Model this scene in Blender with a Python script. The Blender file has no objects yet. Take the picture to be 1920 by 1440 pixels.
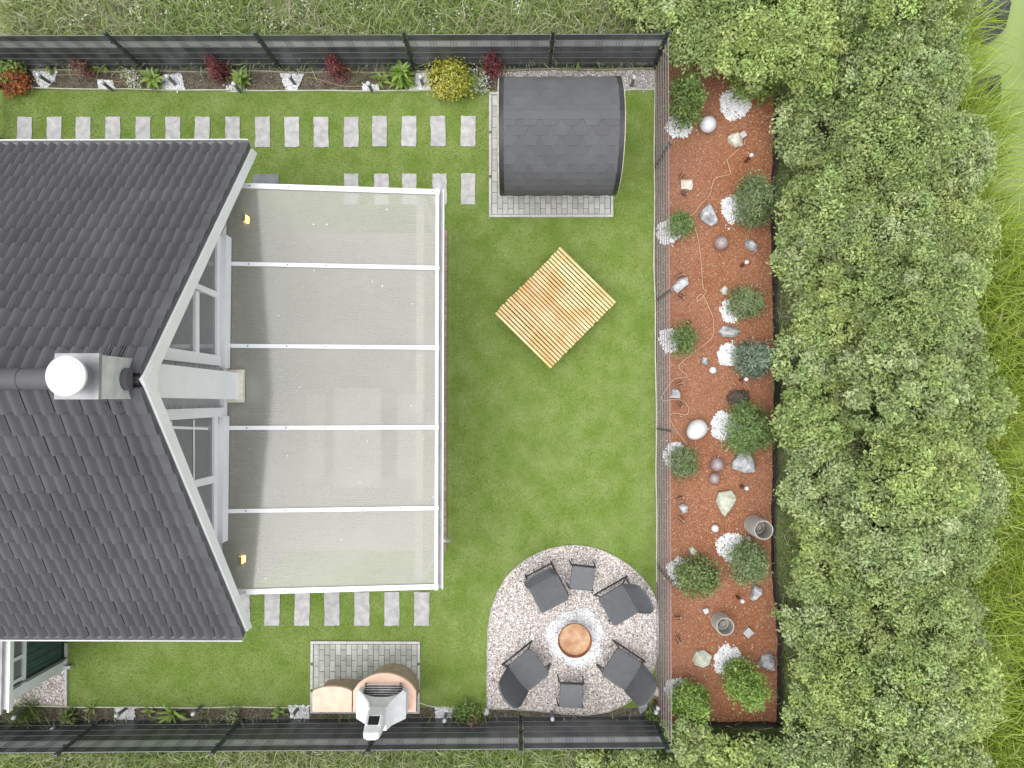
import bpy, math, random
import numpy as np
from mathutils import Vector, Matrix, Quaternion
random.seed(7); rng = np.random.default_rng(7)
R = math.radians
scene = bpy.context.scene
col = scene.collection

# ------------------------------------------------------------------ camera, sky, sun, exposure
F_PX, H = 1340.0, 13.05                       # focal length in photo pixels (1920 wide), drone height
_d = Vector((10 / F_PX, -40 / F_PX, -1)).normalized()
CQ = _d.rotation_difference(Vector((0, 0, -1)))
cam_d = bpy.data.cameras.new('camera'); cam = bpy.data.objects.new('camera', cam_d); col.objects.link(cam)
cam.location = (0, 0, H); cam.rotation_mode = 'QUATERNION'; cam.rotation_quaternion = CQ
cam_d.sensor_width = 36; cam_d.lens = 36 * F_PX / 1920; cam_d.clip_end = 500
scene.camera = cam
SUN_EL, SUN_AZ = R(74), R(244)                # azimuth measured from +Y, clockwise
world = bpy.data.worlds.new('World'); scene.world = world; world.use_nodes = True
wn = world.node_tree; wn.nodes.clear()
sky = wn.nodes.new('ShaderNodeTexSky'); sky.sky_type = 'NISHITA'; sky.sun_disc = False
sky.sun_elevation = SUN_EL; sky.sun_rotation = SUN_AZ; sky.air_density = 1.0; sky.dust_density = 1.5; sky.ozone_density = 0.6
hs = wn.nodes.new('ShaderNodeHueSaturation'); hs.inputs['Saturation'].default_value = 0.22
bg = wn.nodes.new('ShaderNodeBackground'); bg.inputs['Strength'].default_value = 0.15
wo = wn.nodes.new('ShaderNodeOutputWorld')
wn.links.new(sky.outputs[0], hs.inputs['Color']); wn.links.new(hs.outputs[0], bg.inputs[0]); wn.links.new(bg.outputs[0], wo.inputs[0])
sl = bpy.data.lights.new('sun', 'SUN'); sl.energy = 1.3; sl.angle = R(78); sl.color = (1, .97, .92)
so = bpy.data.objects.new('sun', sl); col.objects.link(so)
sd = Vector((math.sin(SUN_AZ) * math.cos(SUN_EL), math.cos(SUN_AZ) * math.cos(SUN_EL), math.sin(SUN_EL)))
so.rotation_mode = 'QUATERNION'; so.rotation_quaternion = (-sd).to_track_quat('-Z', 'Y'); so.location = sd * 40
scene.view_settings.view_transform = 'Standard'; scene.view_settings.look = 'None'
scene.view_settings.exposure = 0.93; scene.view_settings.gamma = 1
scene.render.engine = 'CYCLES'; scene.cycles.use_light_tree = False
scene.cycles.max_bounces = 5; scene.cycles.diffuse_bounces = 2; scene.cycles.glossy_bounces = 2; scene.cycles.transmission_bounces = 3; scene.cycles.transparent_max_bounces = 8

# ------------------------------------------------------------------ helpers
def ray(px, py): return CQ @ Vector(((px - 960) / F_PX, (720 - py) / F_PX, -1))
def P(px, py, z=0.0):                          # photo pixel -> point at height z
    r = ray(px, py); return Vector((0, 0, H)) + r * ((H - z) / -r.z)
def PX(px, py, X):                             # photo pixel -> point on the vertical plane x = X
    r = ray(px, py); return Vector((0, 0, H)) + r * (X / r.x)
def M2(px, z=0.0): return px * (H - z) / F_PX  # length in pixels -> metres

def tag(o, label=None, cat=None, group=None, kind=None):
    if label: o['label'] = label
    if cat: o['category'] = cat
    if group: o['group'] = group
    if kind: o['kind'] = kind
    return o
def link(name, me, parent=None, mat=None):
    o = bpy.data.objects.new(name, me); col.objects.link(o)
    if parent is not None: o.parent = parent
    if mat is not None and me is not None and not me.materials: me.materials.append(mat)
    return o
def empty(name, loc=(0, 0, 0), rz=0.0):
    o = bpy.data.objects.new(name, None); col.objects.link(o); o.location = loc; o.rotation_euler = (0, 0, rz)
    o.empty_display_size = .1
    return o

class MB:
    def __init__(s): s.v = []; s.f = []
    def add(s, vs, fs):
        b = len(s.v); s.v += [tuple(x) for x in vs]; s.f += [tuple(i + b for i in q) for q in fs]; return s
    def box(s, c, d, rz=0.0, m=None):
        hx, hy, hz = d[0] / 2, d[1] / 2, d[2] / 2
        vs = [Vector((x, y, z)) for z in (-hz, hz) for x, y in ((-hx, -hy), (hx, -hy), (hx, hy), (-hx, hy))]
        q = m if m is not None else Matrix.Rotation(rz, 3, 'Z')
        vs = [q @ v + Vector(c) for v in vs]
        return s.add(vs, [(3, 2, 1, 0), (4, 5, 6, 7), (0, 1, 5, 4), (1, 2, 6, 5), (2, 3, 7, 6), (3, 0, 4, 7)])
    def bar(s, a, b, w, h=None):              # square bar between two points
        a, b = Vector(a), Vector(b); h = h or w; z = (b - a); L = z.length; z.normalize()
        up = Vector((0, 0, 1)) if abs(z.z) < .95 else Vector((0, 1, 0))
        x = z.cross(up).normalized(); y = x.cross(z).normalized()
        return s.box((a + b) / 2, (w, L, h), m=Matrix((x, z, y)).transposed())
    def tube(s, pts, r, n=8, cap=True):
        pts = [Vector(p) for p in pts]; rr = r if isinstance(r, (list, tuple)) else [r] * len(pts)
        b = len(s.v); x = None
        for i, p in enumerate(pts):
            d = (pts[min(i + 1, len(pts) - 1)] - pts[max(i - 1, 0)]).normalized()
            if x is None:
                up = Vector((0, 0, 1)) if abs(d.z) < .9 else Vector((1, 0, 0)); x = d.cross(up).normalized()
            else: x = (x - d * x.dot(d)).normalized()
            y = d.cross(x)
            s.v += [tuple(p + (x * math.cos(2 * math.pi * k / n) + y * math.sin(2 * math.pi * k / n)) * rr[i]) for k in range(n)]
        for i in range(len(pts) - 1):
            for k in range(n):
                s.f.append((b + i * n + k, b + i * n + (k + 1) % n, b + (i + 1) * n + (k + 1) % n, b + (i + 1) * n + k))
        if cap:
            s.f.append(tuple(b + k for k in range(n))[::-1]); s.f.append(tuple(b + (len(pts) - 1) * n + k for k in range(n)))
        return s
    def lathe(s, prof, n=24, c=(0, 0, 0), cap=True):
        b = len(s.v); c = Vector(c)
        for r, z in prof:
            s.v += [tuple(c + Vector((max(r, 1e-4) * math.cos(2 * math.pi * k / n), max(r, 1e-4) * math.sin(2 * math.pi * k / n), z))) for k in range(n)]
        for i in range(len(prof) - 1):
            for k in range(n):
                s.f.append((b + i * n + k, b + i * n + (k + 1) % n, b + (i + 1) * n + (k + 1) % n, b + (i + 1) * n + k))
        if cap: s.f.append(tuple(b + k for k in range(n))[::-1]); s.f.append(tuple(b + (len(prof) - 1) * n + k for k in range(n)))
        return s
    def prism(s, pts, z0, z1):                # pts: xy list, counter-clockwise
        a = sum(pts[i][0] * pts[(i + 1) % len(pts)][1] - pts[(i + 1) % len(pts)][0] * pts[i][1] for i in range(len(pts)))
        if a < 0: pts = pts[::-1]
        n = len(pts)
        vs = [(p[0], p[1], z0) for p in pts] + [(p[0], p[1], z1) for p in pts]
        return s.add(vs, [tuple(range(n))[::-1], tuple(range(n, 2 * n))] + [(i, (i + 1) % n, n + (i + 1) % n, n + i) for i in range(n)])
    def slab(s, vs, off):                     # polygon in space extruded by a vector
        n = len(vs); vs = [Vector(v) for v in vs]; off = Vector(off)
        nn = (vs[1] - vs[0]).cross(vs[2] - vs[0])
        if nn.dot(off) < 0: vs = vs[::-1]
        return s.add(vs + [v + off for v in vs], [tuple(range(n))[::-1], tuple(range(n, 2 * n))] + [(i, (i + 1) % n, n + (i + 1) % n, n + i) for i in range(n)])
    def mesh(s, name, mat=None, smooth=False):
        me = bpy.data.meshes.new(name); me.from_pydata(s.v, [], s.f); me.update()
        if mat: me.materials.append(mat)
        if smooth: me.polygons.foreach_set('use_smooth', [True] * len(me.polygons))
        return me
    def build(s, name, mat, parent=None, smooth=False, bevel=0.0, angle=None):
        o = link(name, s.mesh(name, mat, smooth), parent)
        if bevel:
            m = o.modifiers.new('bevel', 'BEVEL'); m.width = bevel; m.segments = 2; m.limit_method = 'ANGLE'
        if angle:
            o.data.set_sharp_from_angle(angle=R(angle))
        return o
def cp(o, loc=None, rz=None, parent=None):
    c = o.copy(); col.objects.link(c); c.parent = parent
    if loc is not None: c.location = loc
    if rz is not None: c.rotation_euler = (0, 0, rz)
    return c
def copy_tree(o, loc=None, rz=None, parent=None):
    c = cp(o, loc, rz, parent)
    for ch in [x for x in KIDS.get(o.name, [])]:
        k = copy_tree(ch, parent=c); KIDS.setdefault(c.name, []).append(k)
    return c
KIDS = {}
def register(o):
    for ch in bpy.data.objects:
        if ch.parent == o:
            KIDS.setdefault(o.name, []).append(ch); register(ch)

# ------------------------------------------------------------------ materials (all procedural)
MATS = {}
def mat(name, c, rough=.8, var=.12, scale=8.0, c2=None, bump=0.0, bscale=40.0, metal=0.0, spec=.5, rnd=0.0, attr=False, transl=0.0, detail=5.0, fine=0.0, mask=(.35, .65)):
    m = bpy.data.materials.new(name); m.use_nodes = True; MATS[name] = m
    nt = m.node_tree; N = nt.nodes; L = nt.links; b = N['Principled BSDF']
    b.inputs['Roughness'].default_value = rough; b.inputs['Metallic'].default_value = metal
    b.inputs['Specular IOR Level'].default_value = spec
    geo = N.new('ShaderNodeNewGeometry'); out = None
    if attr:
        a = N.new('ShaderNodeAttribute'); a.attribute_name = 'col'; out = a.outputs['Color']
    else:
        nz = N.new('ShaderNodeTexNoise'); nz.inputs['Scale'].default_value = scale; nz.inputs['Detail'].default_value = detail
        L.new(geo.outputs['Position'], nz.inputs['Vector'])
        mr = N.new('ShaderNodeMapRange'); mr.inputs['From Min'].default_value = mask[0]; mr.inputs['From Max'].default_value = mask[1]
        L.new(nz.outputs['Fac'], mr.inputs['Value'])
        mx = N.new('ShaderNodeMix'); mx.data_type = 'RGBA'
        k2 = c2 or tuple(min(1, x * (1 + var)) for x in c); k1 = c if c2 else tuple(x * (1 - var) for x in c)
        mx.inputs['A'].default_value = (*k1, 1); mx.inputs['B'].default_value = (*k2, 1)
        L.new(mr.outputs[0], mx.inputs['Factor']); out = mx.outputs['Result']
    if fine:
        n2 = N.new('ShaderNodeTexNoise'); n2.inputs['Scale'].default_value = bscale; n2.inputs['Detail'].default_value = 2
        L.new(geo.outputs['Position'], n2.inputs['Vector'])
        m2 = N.new('ShaderNodeMapRange'); m2.inputs['From Min'].default_value = .3; m2.inputs['From Max'].default_value = .7
        m2.inputs['To Min'].default_value = 1 - fine; m2.inputs['To Max'].default_value = 1 + fine
        L.new(n2.outputs['Fac'], m2.inputs['Value'])
        hv = N.new('ShaderNodeHueSaturation'); L.new(m2.outputs[0], hv.inputs['Value']); L.new(out, hv.inputs['Color']); out = hv.outputs[0]
    if rnd:
        oi = N.new('ShaderNodeObjectInfo'); m3 = N.new('ShaderNodeMapRange')
        m3.inputs['To Min'].default_value = 1 - rnd; m3.inputs['To Max'].default_value = 1 + rnd
        L.new(oi.outputs['Random'], m3.inputs['Value'])
        hv = N.new('ShaderNodeHueSaturation'); L.new(m3.outputs[0], hv.inputs['Value']); L.new(out, hv.inputs['Color']); out = hv.outputs[0]
    L.new(out, b.inputs['Base Color'])
    if bump:
        n4 = N.new('ShaderNodeTexNoise'); n4.inputs['Scale'].default_value = bscale; n4.inputs['Detail'].default_value = 4
        L.new(geo.outputs['Position'], n4.inputs['Vector'])
        bp = N.new('ShaderNodeBump'); bp.inputs['Strength'].default_value = bump; bp.inputs['Distance'].default_value = .02
        L.new(n4.outputs['Fac'], bp.inputs['Height']); L.new(bp.outputs[0], b.inputs['Normal'])
    if transl:
        tr = N.new('ShaderNodeBsdfTranslucent'); L.new(out, tr.inputs['Color'])
        ms = N.new('ShaderNodeMixShader'); ms.inputs[0].default_value = transl
        L.new(b.outputs[0], ms.inputs[1]); L.new(tr.outputs[0], ms.inputs[2]); L.new(ms.outputs[0], N['Material Output'].inputs['Surface'])
    return m

m_ground = mat('meadow_soil', (.22, .25, .11), .95, c2=(.13, .17, .06), scale=2.5, bump=.5, bscale=30)
m_soil = mat('border_soil', (.095, .080, .060), .95, c2=(.18, .155, .115), scale=6, bump=.8, bscale=50, fine=.45)
m_lawn = mat('turf_backing', (.138, .215, .028), .9, c2=(.225, .292, .085), scale=2.4, mask=(.34, .74), detail=9, bump=.5, bscale=90, fine=.3)
m_mulch = mat('bark_mulch', (.28, .110, .050), .95, c2=(.35, .16, .09), scale=1.1, bump=.7, bscale=60, fine=.35)
m_strip = mat('fence_strip_soil', (.11, .115, .075), .95, c2=(.17, .115, .09), scale=1.2, bump=.7, bscale=70, fine=.4)
m_gravelbed = mat('gravel_bed', (.40, .36, .34), .9, var=.3, scale=60, bump=.8, bscale=60)
m_pond = mat('duckweed_water', (.27, .345, .12), .8, c2=(.20, .275, .075), scale=.9, bump=.15, bscale=80, fine=.12, mask=(.4, .7))
def simple(name, transl=0.0, gloss=0.0):      # light-weight shader for hundreds of thousands of tiny faces
    m = bpy.data.materials.new(name); m.use_nodes = True; nt = m.node_tree; N = nt.nodes; L = nt.links; N.remove(N['Principled BSDF'])
    a = N.new('ShaderNodeAttribute'); a.attribute_name = 'col'; d = N.new('ShaderNodeBsdfDiffuse'); L.new(a.outputs['Color'], d.inputs[0]); out = d.outputs[0]
    if transl:
        t = N.new('ShaderNodeBsdfTranslucent'); L.new(a.outputs['Color'], t.inputs[0]); x = N.new('ShaderNodeMixShader'); x.inputs[0].default_value = transl
        L.new(out, x.inputs[1]); L.new(t.outputs[0], x.inputs[2]); out = x.outputs[0]
    if gloss:
        g = N.new('ShaderNodeBsdfGlossy'); g.inputs['Roughness'].default_value = .45; x = N.new('ShaderNodeMixShader'); x.inputs[0].default_value = gloss
        L.new(out, x.inputs[1]); L.new(g.outputs[0], x.inputs[2]); out = x.outputs[0]
    L.new(out, N['Material Output'].inputs['Surface']); return m
m_attr, m_leaf, m_blade = simple('scattered'), simple('leaf', .28, .035), simple('blade', .2)
m_tile = mat('roof_tile', (.066, .065, .071), .62, c2=(.082, .078, .084), scale=1.1, rnd=.09, fine=.10, bscale=140, bump=.08)
m_verge = mat('verge_tile', (.066, .065, .071), .5, var=.15, scale=5, rnd=.12)
m_white = mat('white_paint', (.80, .80, .80), .45, var=.03, scale=3)
m_white2 = mat('white_metal', (.78, .78, .76), .35, var=.04, scale=3)
m_cream = mat('cream_wood', (.66, .62, .52), .6, var=.10, scale=14)
m_zinc = mat('zinc_sheet', (.36, .36, .365), .45, c2=(.22, .22, .23), scale=4, metal=.25)
m_wash = mat('streaked_cladding', (.60, .60, .60), .55, c2=(.44, .44, .44), scale=6)
m_guttergrey = mat('gutter_grey', (.48, .48, .48), .5, var=.08, scale=4)
m_capwhite = mat('cap_white', (.60, .60, .60), .3, var=.02)
m_siding = mat('grey_siding', (.40, .41, .41), .6, var=.08, scale=6)
m_teal = mat('teal_siding', (.045, .085, .080), .55, var=.15, scale=6)
m_glass = mat('window_glass', (.17, .18, .18), .06, var=.12, scale=1.2, spec=.9)
m_fencegreen = mat('fence_steel', (.030, .045, .045), .45, var=.15, scale=6)
m_slat = mat('privacy_strip_dark', (.058, .063, .072), .34, c2=(.105, .108, .120), scale=3, rnd=.15)
m_slatg = mat('privacy_strip_light', (.42, .42, .43), .45, var=.06, scale=3)
m_rail = mat('galvanised_rail', (.20, .215, .21), .4, var=.1, metal=.3)
m_meshrail = mat('mesh_rail', (.26, .215, .215), .5, var=.1)
m_mesh = mat('fence_wire', (.12, .105, .105), .5, var=.15)
m_stone = mat('stepping_stone', (.36, .357, .35), .8, c2=(.50, .495, .49), scale=9, rnd=.07, bump=.25, bscale=50, fine=.06)
m_paver = mat('paver', (.42, .42, .40), .85, c2=(.50, .495, .47), scale=7, rnd=.13, bump=.2, bscale=90, fine=.08)
m_paverg = mat('paver_mossy', (.34, .36, .31), .85, c2=(.44, .45, .41), scale=5, rnd=.20, bump=.2, bscale=90, fine=.08)
m_joint = mat('joint_sand', (.13, .125, .10), .95, var=.2, scale=20)
m_curb = mat('curb_stone', (.50, .50, .47), .85, var=.12, scale=12, fine=.08)
m_shingle = mat('bitumen_shingle', (.088, .089, .093), .8, var=.06, scale=3, rnd=.08, fine=.12, bscale=160, bump=.15)
m_black = mat('black_metal', (.022, .022, .024), .4, var=.1)
m_spruce = mat('barrel_wood', (.66, .59, .46), .6, var=.15, scale=10)
m_larch = mat('larch_slat', (.62, .37, .14), .55, c2=(.76, .55, .31), scale=2.6, rnd=.15, fine=.08, bscale=30)
m_larchd = mat('larch_frame', (.42, .26, .12), .6, var=.15, scale=6)
m_wicker = mat('grey_wicker', (.088, .092, .098), .6, var=.08, scale=10, bump=.15, bscale=130, fine=.15)
m_cush = mat('stool_top', (.105, .110, .116), .55, var=.06, scale=10)
m_frame = mat('chair_frame', (.035, .037, .042), .45, var=.1)
m_rust = mat('rusty_steel', (.33, .165, .075), .65, c2=(.52, .34, .20), scale=6, bump=.1, fine=.15, bscale=60)
m_rustd = mat('rust_dark', (.20, .065, .025), .75, c2=(.32, .12, .05), scale=10)
m_salmon = mat('salmon_concrete', (.66, .44, .33), .75, c2=(.72, .52, .40), scale=7, fine=.05)
m_bbq = mat('white_concrete', (.70, .71, .71), .8, var=.06, scale=9, bump=.15, bscale=70)
m_bbqbase = mat('sand_concrete', (.40, .32, .22), .8, var=.15, scale=10)
m_soot = mat('soot', (.012, .011, .010), .95, var=.3)
m_steel = mat('steel_bar', (.72, .72, .72), .4, var=.1, metal=.2)
m_rockg = mat('rock_grey', (.24, .25, .26), .8, c2=(.55, .56, .565), scale=11, rnd=.12, bump=.6, bscale=25, fine=.15)
m_rockb = mat('rock_beige', (.50, .44, .34), .75, c2=(.68, .65, .58), scale=8, rnd=.12, bump=.6, bscale=25, fine=.15)
m_rockv = mat('rock_green', (.42, .43, .32), .75, c2=(.60, .62, .53), scale=8, rnd=.08, bump=.6, bscale=25, fine=.12)
m_ball = mat('white_globe', (.64, .64, .66), .35, var=.03)
m_violet = mat('violet_glass', (.26, .20, .21), .12, c2=(.36, .29, .30), scale=12, spec=.8)
m_copper = mat('copper_spot', (.24, .12, .07), .35, var=.2, metal=.7)
m_stake = mat('lamp_stake', (.15, .16, .17), .5, var=.1)
m_stump = mat('dark_wood', (.055, .038, .030), .9, c2=(.10, .075, .06), scale=14, bump=.9, bscale=30)
m_cable = mat('tan_cable', (.50, .30, .19), .6, var=.1)
m_edge = mat('edging_strip', (.50, .52, .38), .6, var=.12, scale=4)
m_liner = mat('black_liner', (.020, .020, .022), .5, var=.2, scale=3, bump=.6, bscale=9)
m_brick = mat('edge_brick', (.33, .22, .20), .85, var=.15, scale=10, rnd=.12)
m_tilefloor = mat('patio_floor', (.29, .277, .243), .6, var=.08, scale=3)
m_bark = mat('stem_bark', (.10, .075, .05), .9, var=.3, scale=15)
m_lantern = mat('lantern_wire_glass', (.40, .39, .34), .3, c2=(.26, .255, .215), scale=25, spec=.6)
m_lanternd = mat('lantern_mouth', (.22, .20, .18), .5, var=.2)
def emis(name, c, s):
    m = mat(name, c, .4, var=.02); b = m.node_tree.nodes['Principled BSDF']
    b.inputs['Emission Color'].default_value = (*c, 1); b.inputs['Emission Strength'].default_value = s; m.cycles.emission_sampling = 'NONE'; return m
m_glow = emis('lamp_glow', (1, .55, .16), 5.0)
# polycarbonate twin-wall sheet: milky, half see-through, glossy, fine ribs running down the slope
m_poly = bpy.data.materials.new('polycarbonate'); m_poly.use_nodes = True
nt = m_poly.node_tree; N = nt.nodes; L = nt.links; N.remove(N['Principled BSDF'])
g = N.new('ShaderNodeNewGeometry'); sx = N.new('ShaderNodeSeparateXYZ'); L.new(g.outputs['Position'], sx.inputs[0])
mu = N.new('ShaderNodeMath'); mu.operation = 'MULTIPLY'; mu.inputs[1].default_value = 2 * math.pi / .034; L.new(sx.outputs['Y'], mu.inputs[0])
sn = N.new('ShaderNodeMath'); sn.operation = 'SINE'; L.new(mu.outputs[0], sn.inputs[0])
bp = N.new('ShaderNodeBump'); bp.inputs['Strength'].default_value = .02; bp.inputs['Distance'].default_value = .004; L.new(sn.outputs[0], bp.inputs['Height'])
mr = N.new('ShaderNodeMapRange'); mr.inputs['From Min'].default_value = -1; mr.inputs['To Min'].default_value = .29; mr.inputs['To Max'].default_value = .34; L.new(sn.outputs[0], mr.inputs['Value'])
nd = N.new('ShaderNodeTexNoise'); nd.inputs['Scale'].default_value = 1.6; nd.inputs['Detail'].default_value = 7; nd.inputs['Roughness'].default_value = .65; L.new(g.outputs['Position'], nd.inputs['Vector'])
md = N.new('ShaderNodeMapRange'); md.inputs['From Min'].default_value = .42; md.inputs['From Max'].default_value = .75; md.inputs['To Min'].default_value = -.015; md.inputs['To Max'].default_value = .05; L.new(nd.outputs['Fac'], md.inputs['Value'])
sm = N.new('ShaderNodeMath'); sm.operation = 'ADD'; L.new(mr.outputs[0], sm.inputs[0]); L.new(md.outputs[0], sm.inputs[1])
df = N.new('ShaderNodeBsdfDiffuse'); df.inputs[0].default_value = (.78, .77, .71, 1)
tl = N.new('ShaderNodeBsdfTranslucent'); tl.inputs[0].default_value = (.74, .73, .68, 1)
m0 = N.new('ShaderNodeMixShader'); m0.inputs[0].default_value = .45; L.new(df.outputs[0], m0.inputs[1]); L.new(tl.outputs[0], m0.inputs[2])
tp = N.new('ShaderNodeBsdfTransparent'); tp.inputs[0].default_value = (.88, .88, .84, 1)
m1 = N.new('ShaderNodeMixShader'); L.new(sm.outputs[0], m1.inputs[0]); L.new(tp.outputs[0], m1.inputs[1]); L.new(m0.outputs[0], m1.inputs[2])
gl = N.new('ShaderNodeBsdfGlossy'); gl.inputs['Roughness'].default_value = .10; L.new(bp.outputs[0], gl.inputs['Normal'])
fr = N.new('ShaderNodeFresnel'); fr.inputs[0].default_value = 1.58; L.new(bp.outputs[0], fr.inputs['Normal'])
m2 = N.new('ShaderNodeMixShader'); L.new(fr.outputs[0], m2.inputs[0]); L.new(m1.outputs[0], m2.inputs[1]); L.new(gl.outputs[0], m2.inputs[2])
L.new(m2.outputs[0], N['Material Output'].inputs['Surface'])

# ------------------------------------------------------------------ numpy scatter of small faces
def basis(n, spin):
    n = n / np.linalg.norm(n, axis=1, keepdims=True)
    ref = np.where(np.abs(n[:, 2:3]) < .9, np.array([[0, 0, 1.]]), np.array([[1., 0, 0]]))
    t = np.cross(ref, n); t /= np.linalg.norm(t, axis=1, keepdims=True); b = np.cross(n, t)
    c, s = np.cos(spin)[:, None], np.sin(spin)[:, None]
    return np.stack([t * c + b * s, -t * s + b * c, n], axis=2)
def scatter(name, tv, tf, pos, rot, scl, colr, material, parent=None):
    tv = np.array(tv, float); tf = np.array(tf, int); n, k = len(pos), len(tv)
    scl = np.asarray(scl, float); scl = scl[:, None] if scl.ndim == 1 else scl
    v = np.einsum('nij,nkj->nki', rot, tv[None] * scl[:, None, :]) + pos[:, None, :]
    f = (tf[None] + (np.arange(n) * k)[:, None, None]).reshape(-1)
    me = bpy.data.meshes.new(name); me.vertices.add(n * k); me.vertices.foreach_set('co', v.reshape(-1).astype(np.float32))
    nf = n * len(tf); w = tf.shape[1]
    me.loops.add(nf * w); me.loops.foreach_set('vertex_index', f.astype(np.int32))
    me.polygons.add(nf); me.polygons.foreach_set('loop_start', (np.arange(nf) * w).astype(np.int32))
    ca = me.color_attributes.new('col', 'FLOAT_COLOR', 'POINT')
    c4 = np.ones((n * k, 4), np.float32); c4[:, :3] = np.repeat(colr, k, axis=0); ca.data.foreach_set('color', c4.reshape(-1))
    me.update(calc_edges=True); me.materials.append(material)
    return link(name, me, parent)
LEAF_V = [(0, -.5, 0), (.24, 0, .05), (0, .5, -.06), (-.24, 0, .05)]; LEAF_F = [(0, 1, 2), (0, 2, 3)]
NEED_V = [(0, -.5, 0), (.12, 0, .03), (0, .5, 0), (-.12, 0, .03)]
PEB_V = [(.5, 0, 0), (.12, .45, 0), (-.45, .2, 0), (-.35, -.36, 0), (.2, -.45, 0), (.05, .02, .38)]
PEB_F = [(0, 1, 5), (1, 2, 5), (2, 3, 5), (3, 4, 5), (4, 0, 5)]
def blade_t(w, bend):                         # a tapering grass blade, height 1, bending along +y
    return ([(-w, 0, 0), (w, 0, 0), (-w * .9, bend * .18, .42), (w * .9, bend * .18, .42), (-w * .55, bend * .55, .8), (w * .55, bend * .55, .8), (0, bend, 1 - .12 * bend)],
            [(0, 1, 3), (0, 3, 2), (2, 3, 5), (2, 5, 4), (4, 5, 6)])
def palette(n, cols, wts=None, jit=.12):
    cols = np.array(cols); i = rng.choice(len(cols), n, p=wts)
    return np.clip(cols[i] * (1 + rng.normal(0, jit, (n, 1))) * (1 + rng.normal(0, jit * .18, (n, 3))), .004, .95)
def inpoly(x, y, poly):
    r = np.zeros(len(x), bool); n = len(poly)
    for i in range(n):
        x0, y0 = poly[i][0], poly[i][1]; x1, y1 = poly[(i + 1) % n][0], poly[(i + 1) % n][1]
        c = ((y0 > y) != (y1 > y)); r ^= c & (x < (x1 - x0) * (y - y0) / ((y1 - y0) + 1e-12) + x0)
    return r
def fill(poly, dens):
    a = np.array([(p[0], p[1]) for p in poly]); lo, hi = a.min(0), a.max(0); n = int((hi - lo).prod() * dens)
    q = rng.uniform(lo, hi, (n, 2)); return q[inpoly(q[:, 0], q[:, 1], a)]
def pebbles(name, q, z, size, cols, wts=None, parent=None, jit=.12):
    n = len(q); pos = np.column_stack([q, np.full(n, z) + rng.uniform(0, size * .2, n)])
    nr = np.column_stack([rng.normal(0, .35, (n, 2)), np.ones(n)])
    s = rng.uniform(.6, 1.35, n)[:, None] * size * np.column_stack([rng.uniform(.8, 1.2, n), rng.uniform(.7, 1.1, n), rng.uniform(.7, 1.2, n)])
    return scatter(name, PEB_V, PEB_F, pos, basis(nr, rng.uniform(0, 6.28, n)), s, palette(n, cols, wts, jit), m_attr, parent)
def grass(name, q, z, h, w, bend, cols, wts=None, lean=.35, parent=None, jit=.15):
    n = len(q); pos = np.column_stack([q, np.full(n, z) if np.isscalar(z) else z])
    nr = np.column_stack([rng.normal(0, lean, (n, 2)), np.ones(n)])
    tv, tf = blade_t(w, bend); s = h * rng.uniform(.55, 1.2, n)
    return scatter(name, tv, tf, pos, basis(nr, rng.uniform(0, 6.28, n)), s, palette(n, cols, wts, jit), m_blade, parent)

# ------------------------------------------------------------------ setting: ground sheets
def sheet(name, pts, z, m, kind='structure', th=None, parent=None):
    b = MB()
    if th: b.prism([(p[0], p[1]) for p in pts], z - th, z)
    else:
        a = sum(pts[i][0] * pts[(i + 1) % len(pts)][1] - pts[(i + 1) % len(pts)][0] * pts[i][1] for i in range(len(pts)))
        q = pts if a > 0 else pts[::-1]
        b.add([(p[0], p[1], z) for p in q], [tuple(range(len(q)))])
    o = b.build(name, m, parent)
    if kind: o['kind'] = kind
    return o
def shore(y): return 7.35 + .25 * math.sin(y * .9 + 1) + .15 * math.sin(y * 2.3)
gx = [-60, -30, -15, -8, -4, 0, 3, 5, 6, 6.6, 7, 7.4, 7.8, 8.2, 9, 10, 12, 16, 30, 60]
gy = [-60, -30, -16] + [y * .8 for y in range(-14, 15)] + [16, 30, 60]
b = MB(); vs = []
for y in gy:
    for x in gx:
        t = min(1, max(0, (x - (shore(y) - .5)) / 1.4)); vs.append((x, y, -.03 - .75 * t * t * (3 - 2 * t)))
b.add(vs, [(j * len(gx) + i, j * len(gx) + i + 1, (j + 1) * len(gx) + i + 1, (j + 1) * len(gx) + i) for j in range(len(gy) - 1) for i in range(len(gx) - 1)])
b.build('ground', m_ground, smooth=True)['kind'] = 'structure'
sheet('pond_water', [(6.4, -30), (40, -30), (40, 30), (6.4, 30)], -.30, m_pond)
LAWN = [P(8, 169), P(1227, 169), P(1229, 640), P(1232, 1327), P(900, 1327), P(455, 1325), P(-60, 1322), P(-60, 169)]
sheet('lawn', LAWN, .004, m_lawn)
NB = [P(-60, 126), P(935, 126), P(935, 170), P(-60, 170)]
sheet('flower_border', NB, -.004, m_soil)
NG = [P(935, 131), P(1229, 131), P(1228, 171), P(935, 171)]
sheet('gravel_strip', NG, -.004, m_gravelbed)
SB = [P(-60, 1324), P(1235, 1326), P(1240, 1362), P(-60, 1362)]
sheet('flower_border', SB, -.004, m_soil)
BED = [P(1250, 120), P(1400, 128), P(1453, 185), P(1453, 500), P(1449, 700), P(1451, 950), P(1459, 1150), P(1455, 1356), P(1250, 1362)]
sheet('mulch_bed', BED, .004, m_mulch)
STRIP = [P(1228, 128), P(1251, 128), P(1251, 1362), P(1200, 1362), P(1225, 1300), P(1233, 1240)]
sheet('fence_strip', STRIP, .0, m_strip)
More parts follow.
